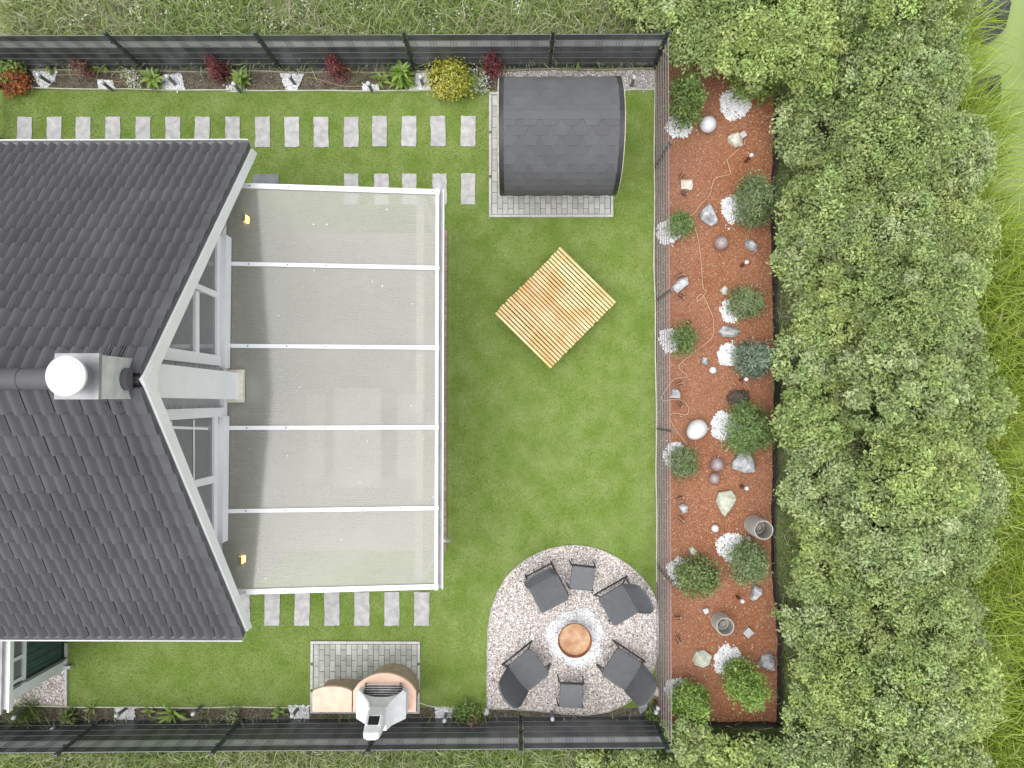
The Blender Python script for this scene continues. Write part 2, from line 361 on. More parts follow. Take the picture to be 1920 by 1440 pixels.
GC = [(913, 1328), (913.5, 1240), (914.5, 1180), (921, 1140), (934, 1107), (950, 1080), (970, 1060), (990, 1046), (1010, 1036), (1030, 1028), (1055, 1023.5), (1080, 1022), (1105, 1025), (1130, 1032), (1155, 1044), (1180, 1060), (1205, 1083), (1222, 1106), (1230, 1126), (1234, 1155), (1235, 1190), (1233, 1222), (1226, 1255), (1212, 1283), (1195, 1303), (1172, 1320), (1140, 1334), (1100, 1340), (1060, 1338), (1010, 1332), (960, 1329)]
GCW = [P(x, y) for x, y in GC]
sheet('gravel_circle', GCW, .010, m_gravelbed)
AG = [P(-20, 1240), P(127, 1240), P(126, 1324), P(-20, 1324)]
sheet('gravel_strip', AG, .008, m_gravelbed)

# pebbles and mulch chips, too many to count
GREYPINK = [(.72, .67, .64), (.58, .52, .49), (.34, .30, .29), (.82, .77, .72), (.15, .13, .12), (.60, .52, .42)]; GPW = [.30, .25, .14, .17, .07, .07]
ox, oy = P(1079, 1195)[:2]
q = fill(GCW, 2600); q = q[(q[:, 0] - ox) ** 2 + (q[:, 1] - oy) ** 2 > .43 ** 2]
tag(pebbles('gravel', q, .010, .030, GREYPINK, GPW), 'mixed beige and grey gravel of the round fire pit seating area', 'gravel', kind='stuff')
tag(pebbles('gravel', fill(NG, 2300), -.002, .030, [(.60, .56, .55), (.46, .42, .42), (.72, .69, .68), (.26, .24, .24)]), 'pinkish grey gravel strip behind the barrel sauna', 'gravel', kind='stuff')
tag(pebbles('gravel', fill(AG, 2300), .008, .030, GREYPINK, GPW), 'grey brown gravel beside the teal clad annex', 'gravel', kind='stuff')
n = 1
q = fill(BED, 2300); n = len(q)
pos = np.column_stack([q, np.full(n, .006) + rng.uniform(0, .012, n)]); nr = np.column_stack([rng.normal(0, .45, (n, 2)), np.ones(n)])
big = .5 + .5 * np.sin(q[:, 0] * 1.9 + 1.2 * np.sin(q[:, 1] * .8)) * np.cos(q[:, 1] * .55 + .6)
cc = palette(n, [(.345, .152, .074), (.40, .188, .096), (.245, .102, .052), (.48, .29, .19), (.58, .46, .37)], [.38, .31, .16, .125, .025], .18)
big = np.clip(big * .6 + .6 * np.clip(1 - (q[:, 0] - 2.7) / 1.1, 0, 1), 0, 1); cc = cc * (1 - .45 * big[:, None]) + np.array([[.37, .235, .195]]) * (.45 * big[:, None])
tag(scatter('bark_mulch', LEAF_V, LEAF_F, pos, basis(nr, rng.uniform(0, 6.28, n)), np.column_stack([rng.uniform(.02, .05, n), rng.uniform(.02, .045, n), np.full(n, .02)]), cc, m_attr),
    'reddish brown bark mulch chips covering the long bed', 'mulch', kind='stuff')
q = fill(STRIP, 1500); tag(pebbles('grit', q, 0, .022, [(.26, .25, .20), (.16, .17, .10), (.34, .24, .20), (.10, .10, .07)], jit=.2), 'dull grit under the mesh fence beside the lawn', 'gravel', kind='stuff')
for B_, t_ in ((NB, 'clods and small stones on the dark soil along the top fence'), (SB, 'clods and small stones on the dark soil along the bottom fence')):
    tag(pebbles('soil_crumbs', fill(B_, 900), -.004, .024, [(.09, .07, .05), (.13, .10, .07), (.06, .07, .03), (.30, .27, .22)], [.4, .3, .2, .1], jit=.25), t_, 'soil', kind='stuff')

# ------------------------------------------------------------------ stepping stones
STONES = []
ORD = ['first', 'second', 'third', 'fourth', 'fifth', 'sixth', 'seventh', 'eighth', 'ninth', 'tenth', 'eleventh', 'twelfth', 'thirteenth', 'fourteenth', 'fifteenth', 'sixteenth']
def stone(cx, cy, w, h, label, group, m=None):
    c = P(cx, cy); W, D = M2(w), M2(h); pts = []
    for k in range(28):                       # slightly ragged riven edge
        t = k / 28 * 4; s_ = int(t); u = t - s_
        x, y = [(-1 + 2 * u, -1), (1, -1 + 2 * u), (1 - 2 * u, 1), (-1, 1 - 2 * u)][s_]
        pts.append((x * W / 2 + random.uniform(-.007, .007), y * D / 2 + random.uniform(-.007, .007)))
    o = MB().prism(pts, -.02, .022).build('stepping_stone', m or m_stone); o.location = (c.x, c.y, 0); o.rotation_euler.z = random.uniform(-.022, .022); o.rotation_euler.x = random.uniform(-.01, .01)
    STONES.append((c.x, c.y, W, D)); return tag(o, label, 'stepping stone', group)
for i, x in enumerate([33, 89, 143, 198.5, 255, 311, 366, 423, 479, 534, 588.5, 645, 698, 753, 807.5, 864]):
    stone(x + 14, 248 - (i > 11) * 1.5, 28, 58, f'grey riven stepping stone in the long top row, {ORD[i]} from the left', 'stepping stones in the long top row')
for i, x in enumerate([659, 715.5, 768, 824.5, 878]):
    stone(x, 355, 27, 59, f'grey stepping stone of the short row above the canopy, {ORD[i]} from the left', 'stepping stones above the canopy')
for i, x in enumerate([455, 511, 567, 623, 679, 735, 791]):
    stone(x, 1141, 28, 62, f'grey stepping stone in the row below the canopy, {ORD[i]} from the left', 'stepping stones below the canopy')
o = stone(499, 342, 50, 30, 'dark grey slab lying across the lawn beside the roof corner', None); o.data.materials.clear(); o.data.materials.append(mat('dark_slab', (.20, .215, .22), .8, var=.12, scale=10, fine=.08))

# ------------------------------------------------------------------ turf blades
PADS = [[P(916, 173), P(1150, 173), P(1150, 409), P(916, 409)], [P(583, 1200), P(789, 1200), P(789, 1340), P(583, 1340)]]
q = fill(LAWN, 3900)
keep = ~inpoly(q[:, 0], q[:, 1], [(p.x, p.y) for p in GCW])
for pd in PADS: keep &= ~inpoly(q[:, 0], q[:, 1], [(p.x, p.y) for p in pd])
keep &= ~inpoly(q[:, 0], q[:, 1], [(p.x, p.y) for p in AG])
edge_j = rng.uniform(-.004, .026, len(q))
for x, y, w, d in STONES: keep &= ~((abs(q[:, 0] - x) < w / 2 - edge_j) & (abs(q[:, 1] - y) < d / 2 - edge_j))
keep &= ~((q[:, 0] < -4.4) & (q[:, 1] > -3.0) & (q[:, 1] < 3.4)); keep &= ~((q[:, 0] > -4.4) & (q[:, 0] < -1.2) & (abs(q[:, 1] - .27) < 2.9))
q = q[keep]; n = len(q)
pos = np.column_stack([q, np.full(n, .002)])
nr = np.column_stack([rng.normal(.05, .75, n), rng.normal(.1, .75, n), np.ones(n)])
X, Y = q[:, 0], q[:, 1]
def vnoise(x, y, s_):                         # smooth random field in 0..1
    g_ = rng.uniform(0, 1, (64, 64)); u, v = x / s_ + 20, y / s_ + 20; i, j = np.floor(u).astype(int), np.floor(v).astype(int); fu, fv = u - i, v - j
    fu, fv = fu * fu * (3 - 2 * fu), fv * fv * (3 - 2 * fv); i %= 63; j %= 63
    return (g_[i, j] * (1 - fu) + g_[i + 1, j] * fu) * (1 - fv) + (g_[i, j + 1] * (1 - fu) + g_[i + 1, j + 1] * fu) * fv
wear = .5 * vnoise(X, Y, .75) + .35 * vnoise(X, Y, .32) + .35 * vnoise(X, Y, .14) ; wear = np.clip((wear - .40) * 2.3, 0, 1) + rng.normal(0, .08, n)
wear = np.clip(wear, 0, 1) * np.clip(1.3 - np.hypot((X - 1.0) / 1.9, (Y + .8) / 3.2) * .6, .35, 1.1)
cc = palette(n, [(.150, .235, .030), (.185, .275, .040), (.115, .19, .022), (.26, .33, .09)], [.38, .3, .2, .12], .15)
cc = cc * (1 - .75 * wear[:, None]) + np.array([[.36, .415, .195]]) * (.75 * wear[:, None])
tag(scatter('turf', [(-.13, 0, 0), (.13, 0, 0), (0, .3, 1)], [(0, 1, 2)], pos, basis(nr, rng.uniform(0, 6.28, n)), rng.uniform(.012, .028, n)[:, None] * np.array([[1.4, 1, 1]]), cc, m_blade),
    'short green artificial turf of the garden lawn', 'lawn', kind='stuff')

# ------------------------------------------------------------------ edging strips
def edging(pxs, label, w=.018, h=.05, z=0.0, m=m_edge, name='lawn_edging', jit=.006):
    pts = []
    for i in range(len(pxs) - 1):
        a, c = P(*pxs[i]), P(*pxs[i + 1]); k = max(2, int((c - a).length / .25))
        for j in range(k): pts.append(a.lerp(c, j / k))
    pts.append(P(*pxs[-1])); b = MB(); vs = []
    for i, p in enumerate(pts):
        d = pts[min(i + 1, len(pts) - 1)] - pts[max(i - 1, 0)]; nrm = Vector((-d.y, d.x, 0)).normalized()
        p = p + nrm * (jit * math.sin(i * .9) + random.uniform(-jit, jit) * .5)
        vs += [p + nrm * w / 2 + Vector((0, 0, z - .02)), p - nrm * w / 2 + Vector((0, 0, z - .02)), p - nrm * w / 2 + Vector((0, 0, z + h)), p + nrm * w / 2 + Vector((0, 0, z + h))]
    fs = []
    for i in range(len(pts) - 1):
        for k in range(4): fs.append((i * 4 + k, (i + 1) * 4 + k, (i + 1) * 4 + (k + 1) % 4, i * 4 + (k + 1) % 4))
    fs += [(3, 2, 1, 0), tuple(len(pts) * 4 - 4 + k for k in range(4))]
    b.add(vs, fs); return tag(b.build(name, m), label, 'edging')
edging([(14, 166), (120, 168), (400, 171), (640, 172), (918, 171)], 'thin pale edging strip between the lawn and the top flower border')
edging([(1174, 170), (1228, 170)], 'short edging strip below the gravel right of the sauna')
edging([(1227, 135), (1226, 300), (1226, 500), (1229, 700), (1230, 900), (1231, 1090)], 'thin pale edging strip along the right side of the lawn')
edging([(22, 1322), (126, 1323), (300, 1325), (560, 1324)], 'thin pale edging strip between lawn and bottom border left of the grill')
edging([(786, 1316), (800, 1321), (830, 1326), (912, 1328)], 'short pale edging strip between the grill and the round gravel area')
edging(GC[3:] + [GC[0], GC[1], GC[2], GC[3]], 'thin metal edging around the gravel fire pit area', w=.012, h=.035, m=mat('metal_edging', (.40, .40, .34), .5, var=.1), jit=.001)
edging([(126, 1205), (126, 1323)], 'stone edging between the annex gravel and the lawn', w=.04, m=m_curb, jit=.0)
edging([(60, 133), (300, 136), (480, 136), (700, 138), (935, 133), (1225, 131)], 'weathered edging strip at the foot of the top fence', w=.02, m=mat('old_edging', (.30, .29, .22), .8, var=.2), jit=.012)
edging([(0, 1352), (200, 1352), (560, 1351)], 'grey edging strip at the foot of the bottom fence', w=.02, m=MATS['old_edging'], jit=.006)
# black liner strip on the far side of the bed, wavy and standing up
b = MB(); LP = [P(1452 + 3 * math.sin(y * .011) + (6 if y > 1050 else 0) * min(1, (y - 1050) / 150) + random.uniform(-1.2, 1.2), y) for y in range(186, 1357, 13)] + [P(x, 1356 + random.uniform(-1, 1)) for x in range(1450, 1300, -14)]
for i in range(len(LP) - 1):
    d = (LP[i + 1] - LP[i]); nn = Vector((-d.y, d.x, 0)).normalized()
    b.slab([LP[i], LP[i + 1], LP[i + 1] + Vector((0, 0, .16 + .02 * math.sin(i))), LP[i] + Vector((0, 0, .16 + .02 * math.sin(i - 1)))], nn * -.035)
tag(b.build('bed_liner', m_liner), 'black plastic liner edging between mulch bed and hedge', 'edging')

# ------------------------------------------------------------------ house
XV, YR, ZR, ZE = -3.93, .27, 5.66, 2.70        # verge plane, ridge, eave heights
YN, YS = 3.765, -3.25
XW = -4.27                                    # gable wall plane
house = empty('house', (XW, YR, 0)); HI = Matrix.Translation((-XW, -YR, 0))
tag(house, 'house with dark tiled gable roof and white trimmed glazed gable', 'house')
def hpart(mb, name, m, parent=None, **k):
    o = mb.build(name, m, parent or house, **k)
    if parent is None or parent is house: o.matrix_parent_inverse = HI
    return o
def slope_frame(side):
    ye = YN if side > 0 else YS
    v = Vector((0, ye - YR, ZE - ZR)); Ls = v.length; v.normalize(); u = Vector((-1, 0, 0)); n = Vector((0, -v.z * (1 if side > 0 else -1), abs(v.y)))
    return Vector((XV, YR, ZR)), u, v, n, Ls
roof_b = MB()
for sd_ in (1, -1):
    o_, u, v, n_, Ls = slope_frame(sd_)
    a = o_ + u * .03; q = [a - n_ * .03, a + v * (Ls - .05) - n_ * .03, a + v * (Ls - .05) + u * 9 - n_ * .03, a + u * 9 - n_ * .03]
    roof_b.slab(q, -n_ * .10)
roof = hpart(roof_b, 'roof', m_verge)
# one tile: two waves across 0.30 m, lower edge raised, skirt round the rim
TW = .30; _L = math.hypot(YN - YR, ZE - ZR); TE = (_L - .06) / round((_L - .06) / .306)
def tile_mesh(mirror):
    b = MB(); K = 17; top = []; w = TW + .014
    for j, (t, lift) in enumerate(((-.05, .000), (TE, .060))):
        for i in range(K):
            s = i / (K - 1); h = .062 * abs(math.sin(2 * math.pi * s)) ** 1.5 + (.024 if mirror else .004) * (1 - s)
            top.append((s * w - .007, t, h + lift))
    fs = [(i, i + 1, K + i + 1, K + i) for i in range(K - 1)]
    bot = [(x, y, z - .026) for x, y, z in top[K:]]
    fs += [(K + i, K + i + 1, 2 * K + i + 1, 2 * K + i) for i in range(K - 1)]
    sk = [(top[0][0], top[0][1], top[0][2] - .025), (top[K][0], top[K][1], top[K][2] - .025), (top[K - 1][0], top[K - 1][1], top[K - 1][2] - .02), (top[2 * K - 1][0], top[2 * K - 1][1], top[2 * K - 1][2] - .02)]
    n0 = 3 * K; fs += [(0, K, n0 + 1, n0), (K - 1, 2 * K - 1, n0 + 3, n0 + 2)]
    b.add(top + bot + sk, fs); me = b.mesh('tile', m_tile, True); me.set_sharp_from_angle(angle=R(35)); return me
tmesh = {1: tile_mesh(False), -1: tile_mesh(True)}
spots = []
for sd_ in (1, -1):
    o_, u, v, n_, Ls = slope_frame(sd_); nc = round((Ls - .06) / TE); off = Ls - nc * TE
    for r_ in range(0, nc):
        for c_ in range(0, 20):
            p = o_ + u * (.10 + c_ * TW) + v * (off + r_ * TE)
            cpt = p + u * .15 + v * .15; dep = H - cpt.z; pxl = 960 + 10 + cpt.x * F_PX / dep
            spots.append((pxl > -25, -dep, sd_, p, u, v, n_))
spots.sort(key=lambda s: (not s[0], s[1] * -1))
nvis = 0; rest = MB()
for vis, _, sd_, p, u, v, n_ in spots:
    jit = n_ * random.uniform(-.003, .003)
    mw = Matrix((u, v, n_)).transposed().to_4x4(); mw.translation = p + jit
    if vis and nvis < 300:
        t = bpy.data.objects.new('roof_tile', tmesh[sd_]); col.objects.link(t); t.parent = roof; t.matrix_basis = mw; nvis += 1
    else:
        me = tmesh[sd_]; rest.add([mw @ x.co for x in me.vertices], [tuple(f.vertices) for f in me.polygons])
o = rest.build('roof_tiling', m_tile, roof, smooth=True, angle=35); o['kind'] = 'stuff'
# verge tiles, bargeboards, gutters
for sd_ in (1, -1):
    o_, u, v, n_, Ls = slope_frame(sd_); nc = round((Ls - .06) / TE); off = Ls - nc * TE
    vm = MB(); vm.slab([Vector((-.004, 0, .050)), Vector((.115, 0, .050)), Vector((.108, TE + .02, .092)), Vector((-.010, TE + .02, .096))], (0, 0, -.026))
    vm.slab([Vector((-.012, 0, .050)), Vector((-.012, TE + .03, .074)), Vector((-.012, TE + .03, .0)), Vector((-.012, 0, -.02))], (.012, 0, 0))
    me = vm.mesh('verge_tile', m_verge)
    for r_ in range(0, nc):
        mw = Matrix((u, v, n_)).transposed().to_4x4(); mw.translation = o_ + v * (off + r_ * TE)
        t = bpy.data.objects.new('verge_tile', me); col.objects.link(t); t.parent = roof; t.matrix_basis = mw
    a = o_ + Vector((-.012, 0, 0)) - n_ * .015
    bb = MB().slab([a + Vector((.05, 0, .02)), a + Vector((.05, 0, 0)) + v * (Ls + .02), a + Vector((.05, 0, -.19)) + v * (Ls + .02), a + Vector((.05, 0, -.21))], (-.03, 0, 0))
    if sd_ < 0: bb.v = [(x + .002, y, z) for x, y, z in bb.v]
    hpart(bb, 'bargeboard', m_white)
    so_ = MB().slab([a + Vector((.0, 0, -.10)), a + Vector((.0, 0, -.10)) + v * Ls, a + Vector((XW - XV, 0, -.10)) + v * Ls, a + Vector((XW - XV, 0, -.10))], (0, 0, -.02))
    hpart(so_, 'soffit', m_white)
    # gutter trough with rolled front lip
    ye = YN if sd_ > 0 else YS; gb = MB(); prof = [(-.02, .00), (-.02, -.07), (.03, -.11), (.09, -.10), (.125, -.05), (.13, .012), (.118, .016), (.112, -.04), (.08, -.085), (.03, -.09), (-.008, -.06), (-.008, .0)]
    pts = lambda x: [(x, ye + sd_ * (y + .005), ZE + z + .0) for y, z in prof]
    k = len(prof); gb.add(pts(XV - .02) + pts(XV - 9.0), [(i, (i + 1) % k, k + (i + 1) % k, k + i) for i in range(k)] + [tuple(range(k)), tuple(range(k, 2 * k))])
    hpart(gb, 'gutter', m_guttergrey)
    hpart(MB().tube([(XV - .018, ye + sd_ * .130, ZE + .016), (XV - 9, ye + sd_ * .130, ZE + .016)], .011, 8), 'gutter_lip', m_white, smooth=True)
hpart(MB().slab([(XV + .045, YR - .16, ZR - .20), (XV + .045, YR, ZR - .04), (XV + .045, YR + .16, ZR - .20), (XV + .045, YR, ZR - .33)], (-.07, 0, 0)), 'apex_plate', m_white)
# ridge tiles (half round, overlapping)
for i in range(12):
    rb = MB(); x0 = XV - .05 - i * .38
    for (x, r_) in ((x0, .112), (x0 - .40, .106)):
        rb.v += [(x, YR + r_ * 1.05 * math.cos(R(a)), ZR + .045 + r_ * math.sin(R(a))) for a in range(-10, 191, 20)]
    rb.f += [(k, k + 1, 11 + k + 1, 11 + k) for k in range(10)] + [tuple(range(11))[::-1]]
    o = rb.build('ridge_tile', m_tile, roof, smooth=True, angle=40)
# walls below the roof
ZC = 2.66                                     # canopy height at the wall
wb = MB(); wb.slab([(XW, YN - .35, 0), (XW, YN - .35, 2.70), (XW, YR, 5.35), (XW, YS + .35, 2.70), (XW, YS + .35, 0)], (-.25, 0, 0))
hpart(wb, 'wall', m_siding)
wb = MB(); wb.box((XW - 4.6, YN - .47, 1.35), (8.6, .22, 2.7)); hpart(wb, 'wall', m_teal)
wb = MB(); wb.box((XW - 4.6, YS + .47, 1.35), (8.6, .22, 2.7)); hpart(wb, 'wall', m_teal)
# gable cladding boards beside the pilaster: vertical grooves
for ys in (1, -1):
    for k in range(12):
        z0 = 2.72 + k * .165
        bo = MB().box((XW + .008, YR - .10 + ys * .30, z0 + .078), (.016, .26, .150)); hpart(bo, 'cladding_board', m_siding)
# gable windows, traced on the wall plane
def wpoly(pts, X, th, name, m, parent):
    o = MB().slab([PX(x, y, X) for x, y in pts], (-th, 0, 0)).build(name, m, parent); return o
def window(label, outer, panes, bars, thin):
    c = PX(*outer[0], XW); w = empty('window', (0, 0, 0)); w.parent = house; w.matrix_parent_inverse = HI
    wpoly(outer, XW + .012, .010, 'reveal', m_white, w)
    for p in panes: wpoly(p, XW + .030, .012, 'pane', m_glass, w)
    for i_, p in enumerate(bars): wpoly(p, XW + .060 + .004 * i_, .040, 'frame_bar', m_white, w)
    for i_, p in enumerate(thin): wpoly(p, XW + .040 + .003 * i_, .008, 'glazing_bar', m_white, w)
    return w
window('', [(424, 424), (424, 688), (290, 676), (345, 560)],
       [[(409, 447), (409, 552), (366, 538), (366, 523)], [(372, 549), (409, 560), (409, 670), (372, 666)], [(358, 541), (369, 547), (368, 662), (303, 653)]],
       [[(407, 440), (413, 435), (413, 684), (407, 684)], [(352, 534), (362, 528), (412, 549), (412, 561)], [(367, 545), (374, 548), (374, 668), (367, 667)], [(296, 652), (303, 650), (413, 667), (416, 686), (288, 672)], [(366, 516), (370, 512), (370, 540), (366, 540)]], [])
window('', [(300, 768), (421, 764), (421, 1016), (400, 1000), (350, 900)],
       [[(306, 787), (404, 784), (403, 893), (361, 902)], [(362, 911), (403, 903), (402, 1000), (398, 992)]],
       [[(402, 778), (409, 778), (407, 1010), (401, 1004)], [(356, 903), (404, 891), (404, 905), (362, 915)], [(296, 768), (421, 764), (419, 781), (302, 789)]],
       [[(321.5, 790), (323, 790), (323, 826), (321.5, 826)], [(363, 787), (365, 787), (365, 900), (363, 898)], [(324, 799), (390, 802), (390, 806), (324, 804)]])
# ledge board along the foot of the gable windows, in two lengths
for y0, y1 in ((440, 690), (780, 1015)):
    a, c = PX(412, y0, XW), PX(412, y1, XW)
    hpart(MB().box((XW + .045, (a.y + c.y) / 2, 2.79), (.09, abs(a.y - c.y), .19)), 'ledge_board', m_white)
hpart(MB().box((XW + .03, YR, 2.76), (.06, 1.0, .12)), 'ledge_board', m_white)
# boxed ridge-beam pilaster with its collar above the canopy
XPIL = -4.04; a, c = PX(455, 700, XPIL), PX(455, 749, XPIL); ym = (a.y + c.y) / 2; wv = abs(a.y - c.y)
pil = MB().box(((XW + XPIL) / 2, ym, (2.72 + 5.18) / 2), (XPIL - XW, wv, 5.18 - 2.72)); hpart(pil, 'pilaster', m_white)
hpart(MB().box(((XW + XPIL) / 2 + .035, ym, 2.70), (XPIL - XW + .07, wv + .09, .07)), 'collar', m_cream)
# wall lamps glowing under the canopy
for px_, py_ in ((457, 410), (450, 1050)):
    p = P(px_, py_, 1.95); lb = MB().box((p.x, p.y, 1.95), (.10, .10, .20)).build('wall_lamp', m_glow)
    tag(lb, 'lit orange wall lamp dimly seen through the canopy, ' + ('near its upper left corner' if py_ < 700 else 'near its lower left corner'), 'lamp', 'wall lamps under the canopy')
    MB().box((p.x, p.y, 2.07), (.13, .13, .03)).build('lamp_cap', m_black, lb)
    MB().bar((p.x - .04, p.y, 2.09), (XW, p.y, 2.09), .03).build('lamp_arm', m_black, lb)
# chimney: streaked cladding, zinc head, round white cap
XCF = -4.05; ch = MB(); cw = .215; zt = 6.17
yc_ = PX(218, 708, XCF).y
dz = .80 * cw
ch.slab([(XCF, yc_ - cw, ZR - .02 - dz), (XCF, yc_, ZR - .05 + .0), (XCF, yc_ + cw, ZR - .02 - dz), (XCF, yc_ + cw * .97, zt - .02), (XCF, yc_ - cw * .97, zt - .02)], (-.40, 0, 0))
chim = hpart(ch, 'chimney', m_wash)
MB().box((XCF - .20, yc_, zt), (.43, cw * 2 + .015, .05)).build('zinc_head', m_zinc, chim); chim.children[0]
cpt = P(122, 705, 6.42)
MB().lathe([(.13, 6.15), (.13, 6.36)], 24, (cpt.x, cpt.y, 0)).build('flue_pipe', m_zinc, chim, smooth=True, angle=40)
MB().lathe([(.186, 6.375), (.19, 6.385), (.19, 6.415), (.182, 6.42), (.175, 6.418), (.165, 6.430), (.09, 6.448), (.0, 6.452)], 40, (cpt.x, cpt.y, 0)).build('cap', m_capwhite, chim, smooth=True, angle=50)
for sy in (1, -1):                            # ribbed lead flashing on both sides of the stack
    fb = MB(); o_, u, v, n_, Ls = slope_frame(sy)
    for k in range(16):
        a = o_ + u * (.16 + k * .021) + v * .26 + n_ * (.075 + .012 * math.sin(k * 1.2)); fb.bar(a, a + v * .16, .013, .01)
    o = fb.build('lead_flashing', m_verge, chim)

# ------------------------------------------------------------------ annex at the lower left
ax = P(122, 1250).x; ay = P(122, 1250).y
annex = empty('annex', (ax, ay, 0)); AI = Matrix.Translation((-ax, -ay, 0)); tag(annex, 'low teal clad annex with white window trim below the roof corner', 'annex')
def apart(mb, name, m, **k):
    o = mb.build(name, m, annex, **k); o.matrix_parent_inverse = AI; return o
apart(MB().box((ax - 1.6, (ay + YS) / 2 + .2, .86), (3.15, abs(YS - ay) + .35, 1.70)), 'wall', m_teal)
for k in range(9):                            # vertical boards
    yb = ay + .14 + k * .14 + .07
    apart(MB().box((ax - .012, yb, .62), (.024, .132, .98)), 'board', m_teal)
apart(MB().box((ax - .01, ay + .045, .86), (.07, .16, 1.72)), 'corner_board', m_white)
wz = 1.13
apart(MB().box((ax + .012, ay + .75, wz), (.05, 1.3, .08)), 'window_sill', m_white)
for yy in (ay + .24, ay + .60, ay + .96, ay + 1.32): apart(MB().box((ax + .01, yy, wz + .27), (.045, .06, .48)), 'window_mullion', m_white)
for yy in (ay + .42, ay + .78, ay + 1.14): apart(MB().box((ax - .004, yy, wz + .27), (.022, .31, .46)), 'pane', m_glass)
apart(MB().box((ax - 1.5, (ay + YS) / 2 - .02, 1.76), (3.25, abs(YS - ay) + .16, .05)), 'roof', m_zinc)
gz = 1.74; gxx = P(12, 1270, gz).x
gb = MB(); gb.box((gxx - .065, (ay + YS) / 2, gz - .01), (.012, abs(YS - ay) + .1, .07)); gb.box((gxx, (ay + YS) / 2, gz - .04), (.12, abs(YS - ay) + .1, .012)); gb.box((gxx + .065, (ay + YS) / 2, gz), (.03, abs(YS - ay) + .13, .09))
apart(gb, 'gutter', m_white2)
apart(MB().box((ax + .03, ay + .02, .04), (.24, .05, .12)), 'plinth', m_curb)
apart(MB().tube([(ax + .035, ay + .17, 0), (ax + .035, ay + .17, 1.6)], .022, 8), 'downpipe', m_zinc, smooth=True)

# ------------------------------------------------------------------ patio under the canopy
CXL, CXR, CZL, CZR = XW + .02, -1.19, 2.66, 2.30
CYN, CYS = P(832, 357, CZR).y, P(828, 1103, CZR).y
sheet('patio_floor', [(XW, CYN - .1), (P(838, 720).x - .11, CYN - .1), (P(838, 720).x - .11, CYS + .1), (XW, CYS + .1)], .030, m_tilefloor, th=.025)
bxx = P(838, 720).x - .05
y0, y1 = P(836, 432).y, P(836, 1033).y; nbk = 38; pe = empty('patio_edge', (bxx, (y0 + y1) / 2, 0)); tag(pe, 'reddish brick edging course along the patio beside the lawn', 'edging')
bm_ = MB().box((0, 0, 0), (.10, abs(y1 - y0) / nbk - .008, .06)).mesh('brick', m_brick)
for k in range(nbk):
    t = link('brick', bm_, pe); t.location = (random.uniform(-.003, .003), (y0 - y1) / 2 - (k + .5) * (y0 - y1) / nbk, .022)
can = empty('patio_canopy', ((CXL + CXR) / 2, (CYN + CYS) / 2, 0)); CI = Matrix.Translation((-(CXL + CXR) / 2, -(CYN + CYS) / 2, 0))
tag(can, 'pale translucent patio canopy with white rafters against the house gable', 'canopy')
def cpart(mb, name, m, **k):
    o = mb.build(name, m, can, **k); o.matrix_parent_inverse = CI; return o
def cz(x): return CZL + (CZR - CZL) * (x - CXL) / (CXR - CXL)
RY = [CYN - .03, P(826, 503, CZR).y, P(826, 652, CZR).y, P(826, 801, CZR).y, P(826, 952, CZR).y, CYS + .03]
nn_ = Vector((-(CZR - CZL), 0, CXR - CXL)).normalized()
for i in range(5):
    ya, yb = RY[i] - .012, RY[i + 1] + .012
    cpart(MB().slab([(CXL, ya, CZL), (CXR, ya, CZR), (CXR, yb, CZR), (CXL, yb, CZL)], -nn_ * .012), 'panel', m_poly)
scr = MB().lathe([(.011, 0), (.011, .006), (.005, .009)], 8).mesh('screw', m_stake)
for i, y in enumerate(RY):
    w = .058 if 0 < i < 5 else .075
    cpart(MB().bar(Vector((CXL, y, CZL)) + nn_ * .016, Vector((CXR + .01, y, CZR)) + nn_ * .016, w, .026), 'rafter_cap', m_white)
    cpart(MB().bar(Vector((CXL, y, CZL)) - nn_ * .075, Vector((CXR - .02, y, CZR)) - nn_ * .075, .05, .10), 'rafter', m_white)
    for xs in (.1, .28, .46, .64, .82, .97):
        p = Vector((CXL + (CXR - CXL) * xs, y, cz(CXL + (CXR - CXL) * xs))) + nn_ * .029
        s_ = link('screw', scr, can); s_.matrix_parent_inverse = CI; s_.location = p
sb_ = MB()
for k in range(26):
    x_, y_ = random.uniform(CXL + .3, CXR - .05), random.uniform(CYS + .1, CYN - .1); w_ = random.uniform(.006, .018)
    c_ = Vector((x_, y_, cz(x_) + .003)); sb_.slab([c_ + Vector((math.cos(a) * w_ * random.uniform(.5, 1.3), math.sin(a) * w_ * random.uniform(.6, 1), 0)) for a in (0, 1.2, 2.5, 3.8, 5.1)], (0, 0, .003))
cpart(sb_, 'dirt_specks', m_white)['kind'] = 'stuff'
cpart(MB().box((CXR - .02, (CYN + CYS) / 2, CZR + .012), (.045, abs(CYN - CYS) + .04, .05)), 'front_profile', m_white)
gb = MB(); yy = (CYN + CYS) / 2; ll = abs(CYN - CYS) + .02
gb.box((CXR + .035, yy, CZR - .09), (.07, ll, .01)); gb.box((CXR + .005, yy, CZR - .055), (.012, ll, .07)); gb.box((CXR + .072, yy, CZR - .045), (.014, ll, .10))
cpart(gb, 'gutter', m_guttergrey); cpart(MB().box((CXR + .072, yy, CZR + .012), (.018, ll, .012)), 'gutter_lip', m_white)
bx_ = P(788, 720, 2.12).x
cpart(MB().box((bx_, yy, 2.13), (.115, ll - .1, .14)), 'cross_beam', m_white)
for y in (RY[0] - .06, RY[3], RY[5] + .06): cpart(MB().box((bx_, y, 1.03), (.10, .10, 2.05)), 'post', m_white)
cpart(MB().tube([P(828, 1014, 2.1), P(833, 1014, .3), P(845, 1014, .10)], .03, 10), 'downpipe', m_white2, smooth=True)
